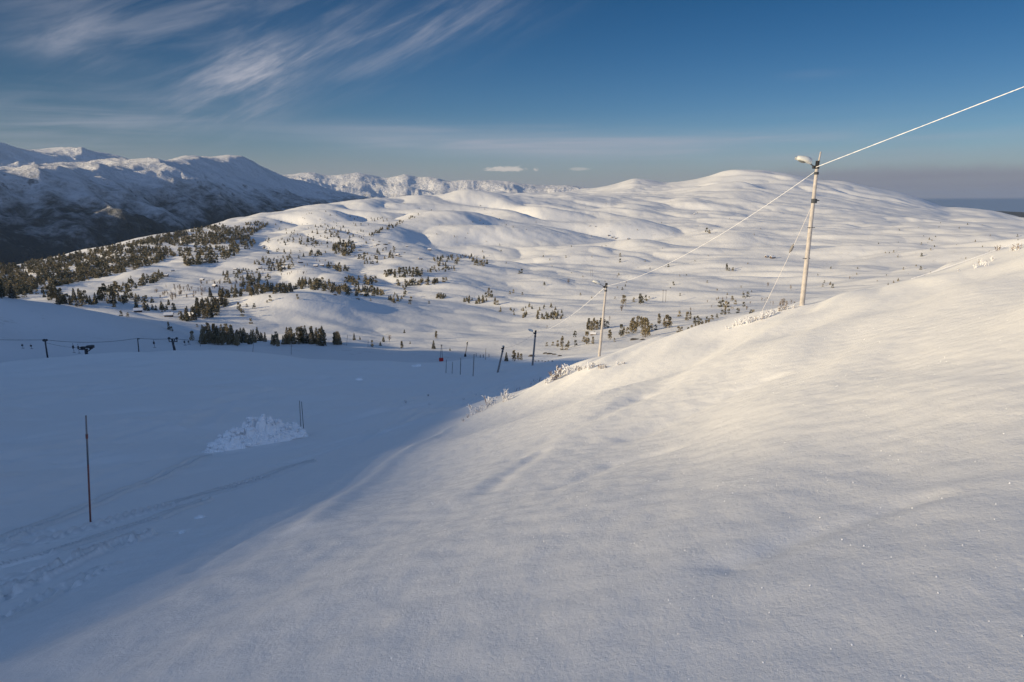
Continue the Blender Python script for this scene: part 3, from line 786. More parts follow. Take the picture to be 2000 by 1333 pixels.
def stake(label, base, top, r, mats, group, cat='marker pole', collar=False):
    e = empty('marker_pole', base, label, cat, group); ax = top - base
    m = MB(); m.tube([-ax.normalized() * .4, ax * .55], [r, r * .92], 8); m.build('lower_shaft', [mats[0]], e, True)
    m = MB(); m.tube([ax * .55, ax * .8, ax], [r * .98, r * .92, r * .8], 8); m.build('upper_shaft', [mats[1]], e, True)
    if collar:
        m = MB(); m.tube([ax * .79, ax * .83], r * 1.25, 8); m.build('band', [mats[0]], e)
nb = hit(177, 1020)
stake('tall red brown stake in the foreground beside the ski tracks', nb, at_depth(168, 812, nb.y), .034, (M_REDWOOD, M_POLE_D), None, collar=True)
GP = 'thin slope marker poles'
for (bx, by, tx, ty, r, lab) in [
    (588, 838, 585, 783, .045, 'left one of two thin stakes behind the snow pile'),
    (593, 838, 589, 785, .045, 'right one of two thin stakes behind the snow pile'),
    (871, 729, 872, 703, .11, 'leftmost dark pole of the four below the red mast'),
    (883, 730, 884, 707, .11, 'second and shortest dark pole of the four below the red mast'),
    (899, 732, 900, 699, .11, 'third dark pole of the four below the red mast'),
    (924, 735, 926, 692, .12, 'tallest dark pole of the four on the shaded piste'),
    (948, 703, 949, 680, .12, 'thin pole with small crossbar beyond the leaning lamp post'),
    (392, 677, 392, 661, .12, 'thin pole on the snow edge before the left end of the grove'),
    (494, 688, 495, 671, .12, 'short pole on the piste before the middle of the grove'),
    (569, 693, 569, 667, .12, 'pole on the piste before the right half of the grove'),
    (631, 673, 630, 642, .15, 'tall bare pole among the trees at the right end of the grove'),
    (677, 675, 679, 654, .12, 'thin pole just right of the grove'),
    (719, 678, 719, 664, .12, 'short thin pole beside the round bushy pine')]:
    b = hit(bx, by, 40)
    stake(lab, b, at_depth(tx, ty, b.y), r, (M_POLE_D, M_POLE_D), GP, collar=ty in (680, 703))
# leaning thick pole in the grove
b = hit(626, 673, 100); t = at_depth(620, 648, b.y)
o = tube_between('leaning_pole', [b, t], [.45, .35], M_STEEL, 8); tag(o, 'thick dark pole leaning left inside the grove', 'pole')
# small double mast on the plateau
def h_mast(px, py, ty, lab):
    b = hit(px, py, 400); h = (py - ty) * b.y / FPX; e = empty('power_mast', b, lab, 'power mast', 'power masts on the plateau')
    for s_ in (-1, 1): tube_between('pole', [Vector((s_ * 1.6, 0, -1)), Vector((s_ * 1.6, 0, h))], .22, M_POLE_D, 6, e)
    m = MB(); m.box((0, 0, h * .93), (5.5, .3, .35)); m.build('crossarm', [M_POLE_D], e)
for q in ((1297, 591, 566, 'double pole power mast beside the shaded hollow on the plateau'), (1219, 600, 583, 'small double mast left of the lone pines on the plateau'),
          (893, 475, 461, 'tiny double mast high on the plateau left of the dark hollow'), (1155, 540, 527, 'tiny double mast mid plateau right of the shadowed gully')):
    h_mast(*q)

# red padded lift mast
b = hit(862, 706, 150); u_ = b.y / FPX; e = empty('lift_mast', b, 'slender two legged lift mast with red safety padding at its foot', 'lift mast')
H = 33 * u_
for s_ in (-1, 1): tube_between('leg', [Vector((s_ * 2.6 * u_, 0, -.5)), Vector((s_ * .5 * u_ + u_, 0, H))], .10, M_STEEL, 6, e)
m = MB(); m.box((u_, 0, H), (3.2 * u_, .3, .35)); m.build('crossarm', [M_STEEL], e)
m = MB(); m.box((0, -.2, 3.6 * u_), (8.5 * u_, .9, 7.0 * u_), bev=.12); m.build('safety_padding', [M_RED], e)
b = hit(910, 697, 150); m = MB(); m.tube([Vector((0, 0, -.2)), Vector((0, 0, .6)), Vector((0, 0, 1.5))], [.5, .6, .35], 8); o = m.build('hanging_sack', [M_BLACK]); o.location = b + Vector((-.3, -.6, 0)); o.name = 'padded_post'
tag(o, 'short dark padded post at the foot of the farthest lamp post', 'post')
for px in (930, 938, 944, 989 - 34):
    b = hit(px, 697 + (px % 3), 150); m = MB(); m.tube([Vector((0, 0, -.3)), Vector((0, 0, 1.1)), Vector((0, 0, 1.7))], [.12, .16, .1], 6); o = m.build('fence_post', [M_STEEL]); o.location = b
    tag(o, 'short dark post on the shaded piste, one of a loose row', 'post', 'short posts right of the farthest lamp')

# the drag lift on the left
def lift_mast(px, ybase, ytop, r, lab, kind):
    b = stand(px, ybase, r); top = at_depth(px - 5 * (1 if kind != 'thin' else .4), ytop, b.y)
    e = empty('lift_mast', b, lab, 'lift mast', 'masts of the drag lift'); ax = top - b; u_ = b.y / FPX; U = ax.normalized()
    w = {'plain': .32, 'thin': .24, 'tee': .55}[kind]
    tube_between('mast', [-U, ax], [w, w * .75], M_STEEL, 8, e)
    if kind == 'plain':
        m = MB(); m.box(ax + Vector((0, 0, -.5)), (5.5 * u_, .35, .3)); m.build('crossarm', [M_STEEL], e)
        for s_ in (-1, 1):
            m = MB(); m.tube([ax + Vector((s_ * 2.4 * u_, -.3, -.15)), ax + Vector((s_ * 2.4 * u_, .3, -.15))], .42, 10); m.build('sheave', [M_STEEL], e)
    elif kind == 'thin':
        m = MB(); m.box(ax + Vector((.3, 0, -.3)), (4 * u_, .3, .25)); m.build('crossarm', [M_STEEL], e)
    else:
        m = MB(); W_ = 16 * u_
        for dz in (0, -1.15): m.box(ax + Vector((W_ * .12, 0, dz - .1)), (W_, .35, .3))
        for dx in (-.38, .0, .3, .6): m.box(ax + Vector((W_ * dx, 0, -.68)), (.3, .3, 1.1))
        m.build('crossarm', [M_STEEL], e)
        for s_ in (-.36, .6):
            m = MB(); m.tube([ax + Vector((W_ * s_, -.25, .15)), ax + Vector((W_ * s_, .25, .15))], .5, 10); m.build('sheave', [M_STEEL], e)
    return top
LA = lift_mast(93, 697, 664, 300, 'plain dark lift mast at the far left of the drag lift', 'plain')
LB = lift_mast(271, 684, 661, 305, 'thin lift mast midway along the drag lift cable', 'thin')
LC = lift_mast(341, 681, 662, 312, 'broad headed lift mast near the right end of the drag lift', 'tee')
L0 = at_depth(-120, 657, LA.y + 5)
# bullwheel station sunk behind the crest
b = stand(172, 690, 312); u_ = b.y / FPX; cz = at_depth(172, 683, b.y).z - b.z
e = empty('lift_station', b, 'low dark bullwheel frame of the drag lift behind the snow crest', 'lift station')
m = MB(); m.tube([Vector((-.6, 0, -1)), Vector((-.6, 0, cz))], .6, 8); m.build('mast', [M_STEEL], e)
m = MB(); m.box((0, 0, cz + .9), (26 * u_, 1.4, .4)); m.box((-1.5, 0, cz + .1), (15 * u_, 1.2, .35)); m.box((-9 * u_, 0, cz + .5), (6 * u_, 1.4, 1.3), bev=.15)
m.tube([Vector((0, 0, cz - .8)), Vector((12 * u_, 0, cz + .8))], .2, 6); m.box((7.5 * u_, 0, cz + .6), (5 * u_, 1.2, .8), bev=.1); m.build('frame', [M_STEEL], e)
m = MB(); m.tube([Vector((1.2, 0, cz + 1.3)), Vector((1.2, 0, cz + 1.55))], 1.5, 16); m.build('bullwheel', [M_STEEL], e)
LE = at_depth(400, 666, LC.y + 20)
tag(tube_between('cable', sag(L0, LA, .6) , .075, M_STEEL, 5), 'dark lift cable entering from the left edge', 'cable')
tag(tube_between('cable', sag(LA, LB, 1.3), .075, M_STEEL, 5), 'dark sagging lift cable between the plain and thin masts', 'cable')
tag(tube_between('cable', sag(LB, LC, .3), .075, M_STEEL, 5), 'short dark lift cable between the thin and broad headed masts', 'cable')
tag(tube_between('cable', sag(LC, LE, .1), .06, M_STEEL, 5), 'dark lift cable running from the broad mast towards the grove', 'cable')
tag(tube_between('cable', sag(LA + Vector((0, 0, -1)), b + Vector((-2, 0, cz + .8)), .6), .045, M_STEEL, 5), 'thin lower rope from the plain mast to the bullwheel frame', 'cable')
for k, (px, y0, y1) in enumerate(((43, 671, 681), (60, 672, 682), (142, 671, 690), (152, 672, 691), (300, 664, 680), (360, 664, 675), (368, 665, 673))):
    t = at_depth(px, y0, LA.y); d_ = (y1 - y0) * LA.y / FPX
    e = empty('lift_hanger', t, 'small T-bar hanger, %s from the left under the lift cable' % ordinal(k + 1), 'lift hanger', 'hangers on the drag lift')
    tube_between('rod', [Vector((0, 0, 0)), Vector((.15, 0, -d_))], .06, M_STEEL, 5, e)
    m = MB(); m.tube([Vector((0, 0, -d_ * .55)), Vector((0, 0, -d_ * .25))], .32, 8); m.build('spring_box', [M_STEEL], e)
    m = MB(); m.tube([Vector((-.4, 0, -d_)), Vector((.7, 0, -d_))], .07, 5); m.build('seat_bar', [M_STEEL], e)

# dark blocks, boulders and rocks by the road bend
for k, (px, py) in enumerate(((1045, 706), (1052, 706), (1059, 706), (1065, 707), (1071, 706), (1079, 706))):
    b = hit(px, py, 120); s_ = b.y / FPX * 4.2
    vs, fs = rock_mesh(k + 3, 1, .8, .2); o = mesh_obj('barrier_block', [q * s_ * .5 for q in vs], fs, [M_BLACK], None, True); o.location = b
    tag(o, 'dark barrier block, %s from the left in the row by the road bend' % ordinal(k + 1), 'barrier block', 'row of dark barrier blocks')
RREG = ['on the upper part of the rocky wooded knoll', 'on the lower left of the rocky wooded knoll', 'on the right part of the rocky wooded knoll', 'among birches on the lower left slope', 'among birches at the far left slope end', 'at the foot of the rocky wooded knoll']
RK = [(1038, 697, 14, .6, 'large dark boulder behind the third lamp post'), (1065, 691, 10, .5, 'low dark rock left of the ploughed snow bank'), (1074, 692, 12, .45, 'low dark rock in the middle under the ploughed bank'),
      (1083, 693, 9, .5, 'low dark rock right under the ploughed bank'), (1093, 696, 9, .5, 'separate dark rock right of the ploughed bank'), (1241, 664, 20, .25, 'flat rock ledge under the tall lit pines'), (1256, 664, 12, .3, 'small flat rock right of the rock ledge'),
      (654, 577, 9, .5, 'dark rock at the left foot of the mid grove'), (698, 585, 9, .5, 'lone dark rock in the blue shaded hollow'), (1160, 651, 8, .6, 'dark rock among the pines left of the second post')]
for kc, (cx, cy, n, dx, dy) in enumerate(((735, 478, 6, 28, 7), (720, 492, 6, 24, 8), (770, 498, 5, 20, 4), (545, 522, 6, 22, 8), (525, 515, 6, 22, 8), (705, 505, 4, 20, 5))):
    for q in range(n):
        RK.append((cx + random.uniform(-dx, dx), cy + random.uniform(-dy, dy), random.uniform(4, 9), .35, 'dark outcrop rock %s' % RREG[kc]))
for k, (px, py, w, fl, lab) in enumerate(RK):
    b = hit(px, py, 120)
    if b is None: continue
    s_ = w * b.y / FPX * .5; vs, fs = rock_mesh(k * 7, 2, fl, .45)
    o = mesh_obj('rock', [Vector((q.x * s_, q.y * s_ * .7, q.z * s_)) for q in vs], fs, [M_ROCK]); o.location = b; tag(o, lab, 'rock', 'rocks showing through the snow')


# ------------------------------------------------------------------ cabins
def cabin_mesh():
    m = MB(); V = [(-4, -3, -1.5), (4, -3, -1.5), (4, 3, -1.5), (-4, 3, -1.5), (-4, -3, 2.4), (4, -3, 2.4), (4, 3, 2.4), (-4, 3, 2.4), (-4, 0, 4.2), (4, 0, 4.2)]
    F = [(0, 1, 5, 4), (2, 3, 7, 6), (1, 2, 6, 9, 5), (3, 0, 4, 8, 7)]; m.add(V, F); wall = m
    r = MB()
    for s_ in (-1, 1):
        a = [(-4.7, s_ * 3.7, 2.05), (4.7, s_ * 3.7, 2.05), (4.7, 0, 4.3), (-4.7, 0, 4.3)]
        V = a + [(x, y, z + .55) for x, y, z in a]; F = [(0, 1, 2, 3), (7, 6, 5, 4), (0, 4, 5, 1), (1, 5, 6, 2), (3, 7, 4, 0), (2, 6, 7, 3)]
        r.add(V, F)
    c = MB(); c.box((1.6, .8, 4.9), (.8, .8, 1.6)); w = MB(); w.box((-1.8, -3.03, 1.2), (1.4, .08, 1.1)); d = MB(); d.box((1.2, -3.03, .4), (1.0, .08, 2.0))
    return wall, r, c, w, d
cab_proto = None
CAB = [(839, 489, 1.2, 'brown cabin with snowy roof right of the shaded gully on the knoll'), (705, 482, .8, 'small cabin among rocks on the left part of the knoll'), (733, 481, .8, 'small cabin on the top of the rocky knoll'),
 (1189, 461, .9, 'leftmost of three tiny cabins high on the plateau'), (1196, 464, .9, 'middle of three tiny cabins high on the plateau'), (1203, 466, 1, 'rightmost of three tiny cabins high on the plateau'), (1228, 468, 1, 'lone cabin right of the three tiny cabins'),
 (1356, 419, .9, 'highest lone cabin on the open plateau'), (1498, 503, 1.1, 'left cabin of the dark pair behind the guy wire'), (1509, 505, 1.4, 'right cabin of the dark pair behind the guy wire'), (1152, 442, .7, 'left one of two faint cabins near the plateau top'), (1163, 443, .7, 'right one of two faint cabins near the plateau top'),
 (1479, 656 - 20, 0, ''), (374, 620, 1.0, 'cabin with snowy roof right of the wooded clump'), (330, 619, .9, 'cabin half hidden left of the wooded clump'), (270, 610, .9, 'brown cabin at the snow edge above the blue hill'),
 (324, 540, 1, 'long cabin below the dense forest edge'), (338, 530, .8, 'small cabin just above the long one by the forest'), (430, 588, .8, 'cabin between the dark spruces on the lit slope'), (511, 570, .8, 'cabin at the left end of the mid grove'), (508, 525, .8, 'cabin among the scattered birches left of the knoll'),
 (587, 514, 1.2, 'dark cabin beside the winding snowy road'), (617, 521, 1, 'left one of two cabins under the snow bank'), (629, 520, 1, 'right one of two cabins under the snow bank'), (550, 526, .9, 'cabin on the birch covered slope'), (821, 507, 1.1, 'wide cabin beside the gully foot'),
 (777, 499, 1, 'cabin on the right slope of the rocky knoll'), (735, 502, .9, 'cabin low in the middle of the rocky knoll'), (795, 482, .8, 'cabin near the gully top on the knoll'), (1159, 655, .5, 'dark cabin gable among pines left of the second post'), (460, 527, .8, 'cabin between the forest and the birch slope'),
 (395, 548, .8, 'cabin on the snowy road below the forest'), (420, 560, .8, 'cabin by the brown thicket')]
for px, py, s_, lab in CAB:
    if s_ == 0: continue
    b = hit(px, py, 200)
    if b is None: continue
    if cab_proto is None:
        e = empty('cabin', b, lab, 'cabin', 'cabins scattered over the fell')
        wl, rf, cy, wi, dr = cabin_mesh()
        wl.build('wall', [M_WALL], e); R_ = rf.build('roof', [M_ROOFSNOW], e); cy.build('chimney', [M_ROCK], R_); wi.build('window', [M_WIN], e); dr.build('door', [M_STEEL], e); cab_proto = e
    else:
        e = cab_proto.copy(); COL.objects.link(e); e['label'] = lab
        for c in cab_proto.children:
            d = c.copy(); COL.objects.link(d); d.parent = e
            for g_ in c.children: k_ = g_.copy(); COL.objects.link(k_); k_.parent = d
    e.location = b; e.scale = [s_ * .82] * 3; e.rotation_euler = (0, 0, random.uniform(-.5, .5))


# ------------------------------------------------------------------ trees
def tufts(R, pts, size, up=.35, snow=.25, drop=.0):
    """small bent leaf clumps at given points, some carrying snow"""
    V = []; F = []; MI = []
    for (x, y, z, s_) in pts:
        a = R.uniform(0, 2 * math.pi); t = R.uniform(-up, up)
        out = Vector((x, y, 0)); out = out.normalized() if out.length > 1e-4 else Vector((math.cos(a), math.sin(a), 0))
        out = (out + Vector((R.uniform(-.6, .6), R.uniform(-.6, .6), -drop + R.uniform(-.3, .3)))).normalized()
        sd = out.cross(Vector((R.uniform(-.5, .5), R.uniform(-.5, .5), 1))).normalized()
        s2 = size * s_
        p = Vector((x, y, z)); b = len(V)
        V += [p - out * s2 * .6, p + sd * s2 * .42 + out * s2 * .1, p + out * s2 * .9 + Vector((0, 0, -s2 * .2)), p - sd * s2 * .42 + out * s2 * .1]
        F.append((b, b + 1, b + 2, b + 3)); MI.append(0)
        nz = out.cross(sd)
        b = len(V); V += [p - out * s2 * .5 + nz * s2 * .3, p + out * s2 * .8 + nz * s2 * .05, p + out * s2 * .7 - nz * s2 * .35, p - out * s2 * .3 - nz * s2 * .3]
        F.append((b, b + 1, b + 2, b + 3)); MI.append(0)
        if R.random() < snow:
            b = len(V); q = p + Vector((0, 0, s2 * .16))
            V += [q - out * s2 * .4, q + sd * s2 * .3, q + out * s2 * .6 + Vector((0, 0, -s2 * .1)), q - sd * s2 * .3]
            F.append((b, b + 1, b + 2, b + 3)); MI.append(1)
    return V, F, MI


def spruce_pts(R, n, wid=.2):
    P = []
    for k in range(n):
        z = .06 + .94 * (R.random() ** 1.25); tier = (z * 9) % 1
        rad = wid * (1 - z) ** .8 * (1.12 - .45 * tier) * (.35 + .65 * R.random() ** .5) + .008
        a = R.uniform(0, 2 * math.pi); P.append((rad * math.cos(a), rad * math.sin(a), z, .55 + .75 * (1 - z)))
    return P


def pine_pts(R, n, wid=.27, lo=.0):
    L = []
    for _ in range(11):
        z = R.uniform(lo + .12, .9); w = .15 * (1.15 - z); L.append((R.uniform(-w, w), R.uniform(-w, w), z, R.uniform(.07, .10) + .09 * (1 - z)))
    L += [(0, 0, .90, .08), (0, 0, .7, .12), (0, 0, .45, .17), (0, 0, .2, .18)]
    P = []
    for k in range(n):
        c = R.choice(L); a = R.uniform(0, 2 * math.pi); e_ = R.uniform(-1, 1); q = c[3] * (.45 + .55 * R.random() ** .5)
        ce = math.sqrt(1 - e_ * e_); x = c[0] * wid / .27 + q * ce * math.cos(a) * wid / .2; y = c[1] + q * ce * math.sin(a) * wid / .2
        P.append((x, y, min(1, c[2] + q * e_ * .75), .9))
    return P


def trunk_mesh(top=.9, r=.018, lean=0):
    m = MB(); m.tube([(0, 0, -.06), (lean * .3, 0, top * .35), (lean * .6, 0, top * .7), (lean, 0, top)], [r, r * .8, r * .5, r * .15], 6); return m


def make_tree(kind, seed, n):
    R = random.Random(seed)
    if kind == 'spruce': pts = spruce_pts(R, n, R.uniform(.17, .22)); sz, dr, sn = .072, .35, .5
    else: pts = pine_pts(R, n, R.uniform(.16, .24)); sz, dr, sn = .066, .0, .48
    k = (300 / n) ** .42
    return tufts(R, pts, sz * k, .35, sn, dr)


def birch_mesh(seed, n=70):
    R = random.Random(seed); br = MB(); tr_ = MB()
    for s_ in range(R.choice([1, 2, 3])):
        lx, ly = R.uniform(-.2, .2), R.uniform(-.2, .2)
        tr_.tube([(0, 0, -.05), (lx * .4, ly * .4, .35), (lx, ly, .8)], [.022, .014, .005], 5)
        for k in range(n // 2):
            t = R.uniform(.2, .8); a = R.uniform(0, 6.28); L = R.uniform(.12, .3) * (1.1 - t * .5)
            p = Vector((lx * t, ly * t, t * .95)); d = Vector((math.cos(a), math.sin(a), R.uniform(.4, 1.3))).normalized() * L
            q = p + d; w = .006
            br.tube([p, p.lerp(q, .5) + Vector((0, 0, .01)), q], [w * 1.2, w, w * .5], 3, 0, False)
            for j in range(2):
                d2 = (d.normalized() + Vector((R.uniform(-.8, .8), R.uniform(-.8, .8), R.uniform(-.1, .7)))).normalized() * L * .5
                s0 = p.lerp(q, R.uniform(.4, 1)); br.tube([s0, s0 + d2], [w * .9, w * .5], 3, R.choice([0, 0, 1]), False)
    return br, tr_


PROTO = {}
for k in range(4): PROTO['spruce', k] = make_tree('spruce', 100 + k, 330)
for k in range(5): PROTO['pine', k] = make_tree('pine', 200 + k, 360)
MESH = {}
def proto_mesh(kind, k, dark):
    key = (kind, k, dark)
    if key not in MESH:
        if kind == 'birch':
            br, tr_ = birch_mesh(300 + k)
            c = br.build('branches', [M_TWIG, M_RIME_TWIG]).data; t_ = tr_.build('trunk', [M_BARK]).data
        else:
            V, F, MI = PROTO[kind, k]
            c = mesh_obj('crown', V, F, [M_NEEDLE2 if dark else M_NEEDLE, M_RIME], mi=MI).data; t_ = trunk_mesh(.92).build('trunk', [M_BARK]).data
        for o in list(COL.objects):
            if o.type == 'MESH' and o.data in (c, t_): bpy.data.objects.remove(o)
        MESH[key] = (c, t_)
    return MESH[key]


# every tree: (px, py, height m, kind, region phrase)
TREES = []
def lone(lst, region, kind='pine'):
    for px, py, hp in lst:
        b = hit(px, py, 200)
        if b is not None: TREES.append([px, py, hp * b.length / FPX * 1.12, kind, region, b])
lone([(727, 679, 14), (785, 682, 15), (852, 662, 15)], 'standing alone near the shaded piste')
lone([(692, 665, 13), (703, 664, 6), (749, 668, 10), (847, 682, 16), (801, 672, 5), (879, 686, 6), (790, 651, 7), (743, 676, 8), (656, 672, 8)], 'in the open snow beyond the shaded piste', 'spruce')
lone([(760, 668, 14), (1068, 643, 9), (1109, 556, 12), (1214, 608, 13), (1190, 628, 12), (1500, 560, 8), (1545, 568, 11)], 'standing bare on the open snow', 'birch')
lone([(989, 706, 17)], 'beside the leaning lamp post', 'spruce'); lone([(1004, 706, 21), (1012, 704, 15), (1018, 704, 13)], 'beside the leaning lamp post')
lone([(1098, 676, 19), (1089, 678, 13), (1110, 680, 14), (1124, 676, 11), (1106, 684, 11), (1080, 676, 8), (1097, 684, 10), (1068, 677, 8), (1146, 673, 25), (1158, 673, 15), (1123, 659, 12), (1140, 668, 10), (1191, 664, 19), (1200, 668, 7)], 'on the knoll around the second lamp post')
lone([(1150, 645, 22), (1155, 646, 18), (1160, 644, 22), (1166, 645, 19), (1173, 642, 20), (1180, 640, 16), (1147, 645, 15), (1186, 640, 12)], 'in the clump behind the second lamp post')
lone([(1213, 658, 24), (1218, 655, 16), (1236, 652, 30), (1232, 648, 20), (1241, 650, 20), (1252, 640, 20), (1260, 660, 38), (1265, 657, 26), (1256, 650, 28), (1246, 640, 22), (1287, 633, 19), (1302, 641, 25), (1308, 640, 20), (1297, 636, 14), (1280, 645, 10), (1272, 645, 12), (1225, 652, 12)], 'in the tall sunlit group above the slope edge')
lone([(1342, 627, 17), (1327, 619, 11), (1348, 624, 14), (1356, 634, 15), (1362, 630, 12), (1344, 650, 10), (1351, 648, 12), (1358, 646, 14), (1364, 645, 15), (1371, 642, 14), (1378, 640, 13), (1384, 637, 14), (1325, 650, 12), (1331, 648, 9), (1368, 632, 9), (1380, 628, 9), (1390, 626, 10), (1400, 622, 8)], 'in the low row along the slope edge')
lone([(1405, 600, 11), (1411, 599, 12), (1418, 601, 12), (1422, 600, 9), (1416, 615, 14), (1410, 616, 10), (1423, 613, 9), (1466, 616, 10), (1471, 614, 8), (1440, 612, 9), (1452, 600, 9), (1436, 595, 8), (1430, 588, 9), (1460, 580, 9), (1452, 582, 8)], 'in the sparse scrub left of the tall post')
lone([(1529, 600, 17), (1523, 600, 12), (1536, 600, 12), (1545, 596, 11), (1510, 598, 10), (1552, 598, 9)], 'at the foot of the tall lamp post', 'birch')
lone([(1217, 594, 17), (1220, 588, 10), (1250, 595, 20), (1254, 592, 12), (1261, 587, 10), (1238, 590, 8), (1315, 558, 7)], 'on the lit swell behind the second lamp post')
lone([(1419, 529, 13), (1431, 530, 7), (1424, 530, 6), (1305, 522, 6), (1211, 502, 7), (1211, 513, 7), (1380, 454, 8), (1385, 456, 6), (1386, 457, 5), (1063, 558, 7), (1019, 535, 9), (1014, 535, 6)], 'alone on the wide open plateau')
lone([(205, 588, 28), (198, 588, 22), (193, 586, 15)], 'dark and dense above the blue hill'); 
lone([(522, 592, 5), (528, 588, 10), (581, 585, 9), (497, 603, 9), (470, 610, 14), (474, 618, 12), (466, 606, 14), (440, 596, 8), (490, 633, 10), (482, 600, 6), (395, 658, 14), (330, 645, 14), (335, 648, 9), (237, 618, 9), (250, 620, 8), (385, 640, 6)], 'on the lit snow between grove and knolls')
lone([(955, 580, 17), (960, 582, 14), (949, 582, 10), (967, 596, 14), (972, 596, 9), (996, 575, 6), (1020, 577, 6), (978, 610, 6), (1003, 573, 7), (791, 573, 10), (790, 580, 9), (838, 594, 6), (803, 590, 10), (800, 595, 9), (724, 588, 5)], 'on the lit crest across the plateau')

def scat(cx, cy, rx, ry, n, region, kind='mix', h=(6, 10), tilt=0.0, rmin=200):
    if n > 15: n = int(n * .92)
    h = (h[0] * .72, h[1])
    for k in range(n):
        a = random.uniform(0, 6.28); q = math.sqrt(random.random()); dx = q * math.cos(a) * rx
        px, py = cx + dx, cy + q * math.sin(a) * ry + tilt * dx
        b = hit(px, py, rmin)
        if b is None or abs(b.x) > 5000: continue
        kk = kind if kind != 'mix' else random.choice(['pine', 'spruce'])
        hh = random.uniform(*h) * (.75 if random.random() < .25 else 1)
        TREES.append([px, py, hh, kk, region, b])
G1 = 'in the front grove edging the shaded piste'
scat(412, 667, 40, 6, 36, G1, h=(5.5, 11), rmin=360); scat(455, 672, 40, 5, 28, G1, h=(5.5, 11), rmin=360); scat(490, 669, 32, 4, 16, G1, h=(7, 9.5), rmin=360)
scat(545, 674, 14, 3, 7, G1, h=(6, 8.5), rmin=360); scat(588, 671, 32, 4, 26, G1, h=(7.5, 11), rmin=360); scat(628, 672, 12, 4, 8, G1, h=(9, 12), rmin=360); scat(655, 673, 10, 3, 9, G1, h=(8, 10.5), rmin=360)
G2 = 'in the big clump on the lit slope'
scat(400, 610, 30, 14, 40, G2, h=(8, 11)); scat(425, 600, 22, 10, 20, G2, h=(8, 11)); scat(368, 622, 16, 8, 14, G2, h=(7, 10))
G3 = 'in the dark belt above the blue hill'
scat(105, 582, 20, 6, 14, G3, h=(8, 11)); scat(150, 592, 38, 8, 30, G3, h=(8, 11)); scat(250, 592, 40, 12, 24, G3, h=(7, 10)); scat(305, 600, 45, 12, 21, G3, h=(6, 9)); scat(20, 578, 45, 7, 24, G3, h=(8, 11)); scat(60, 570, 60, 6, 24, G3, h=(8, 11)); scat(240, 565, 35, 10, 44, G3, h=(8, 11), tilt=-.3); scat(295, 548, 30, 8, 40, G3, h=(8, 11), tilt=-.3)
G4 = 'in the mid belt below the forest'
scat(470, 575, 60, 7, 55, G4, h=(8, 11), tilt=-.1); scat(540, 567, 45, 8, 40, G4, h=(8, 11), tilt=-.05); scat(490, 555, 20, 12, 16, G4, h=(8, 11))
G5 = 'in the shaded grove behind the round knoll'
scat(615, 560, 34, 9, 50, G5, h=(9, 12)); scat(690, 572, 60, 7, 66, G5, h=(8, 11), tilt=.05); scat(705, 552, 30, 6, 32, G5, h=(8, 11))
G6 = 'in the mid plateau grove'
scat(790, 537, 42, 7, 56, G6, h=(8, 11), tilt=-.05); scat(820, 555, 58, 5, 50, G6, h=(7, 10), tilt=-.1); scat(868, 528, 34, 4, 26, G6, h=(5, 8), tilt=-.1); scat(870, 512, 26, 10, 30, G6, h=(7, 11)); scat(935, 512, 20, 10, 24, G6, h=(7, 11), tilt=.2); scat(900, 505, 40, 6, 14, G6, h=(5, 8))
G7 = 'on the rocky knoll beyond the mid grove'
scat(672, 488, 22, 14, 60, G7, h=(10, 15)); scat(615, 498, 14, 4, 14, G7, h=(8, 11)); scat(612, 472, 15, 7, 14, G7, h=(8, 11)); scat(760, 445, 62, 4, 60, G7, h=(7, 10), tilt=-.42); scat(722, 505, 24, 12, 20, G7, h=(7, 10)); scat(757, 495, 20, 12, 14, G7, h=(8, 12)); scat(660, 525, 26, 6, 30, G7, h=(8, 11), tilt=.2); scat(655, 460, 40, 8, 22, G7, h=(8, 11)); scat(740, 430, 20, 4, 9, G7, h=(7, 10)); scat(643, 445, 30, 6, 14, G7, h=(7, 10))
G8 = 'on the birch slope left of the knoll'
scat(540, 518, 44, 15, 60, G8, h=(6, 9)); scat(480, 545, 50, 16, 50, G8, h=(6, 9)); scat(580, 480, 70, 28, 70, G8, h=(6, 9)); scat(640, 450, 110, 36, 70, G8, h=(5, 8)); scat(560, 530, 60, 10, 40, G8, kind='birch', h=(4, 7)); scat(430, 560, 50, 12, 60, G8, kind='birch', h=(4, 7), tilt=-.1); scat(350, 575, 50, 14, 50, G8, kind='birch', h=(4, 7)); scat(600, 500, 60, 20, 40, G8, kind='birch', h=(4, 6))
G9 = 'in the dark shaded strip of small trees'
scat(778, 582, 22, 13, 12, G9, kind='spruce', h=(4, 7)); scat(862, 581, 14, 3, 13, G9, kind='spruce', h=(4, 7)); scat(930, 590, 26, 4, 24, G9, kind='spruce', h=(5, 8)); scat(1048, 612, 50, 14, 32, G9, kind='spruce', h=(3, 6)); scat(1080, 620, 25, 6, 12, G9, kind='spruce', h=(4, 6)); scat(1000, 606, 30, 6, 8, G9, kind='spruce', h=(3, 5))
G10 = 'scattered thinly over the open plateau'
scat(1750, 500, 240, 50, 70, G10, kind='birch', h=(3, 5)); scat(1700, 540, 160, 26, 22, G10, h=(3.5, 6)); scat(1850, 475, 150, 40, 34, G10, h=(4, 7)); scat(1250, 470, 260, 80, 44, G10, h=(3, 6)); scat(1150, 520, 160, 30, 26, G10, kind='birch', h=(3, 5)); scat(1300, 570, 200, 24, 24, G10, h=(3, 5)); scat(860, 430, 150, 40, 26, G10, h=(3.5, 6)); scat(1000, 470, 120, 50, 22, G10, h=(3, 6))
scat(1420, 600, 90, 16, 30, 'in the sparse scrub left of the tall post', kind='birch', h=(2.5, 4.5), tilt=-.1)
scat(1620, 590, 60, 10, 10, 'in the sparse scrub right of the tall post', h=(2, 4), rmin=300)


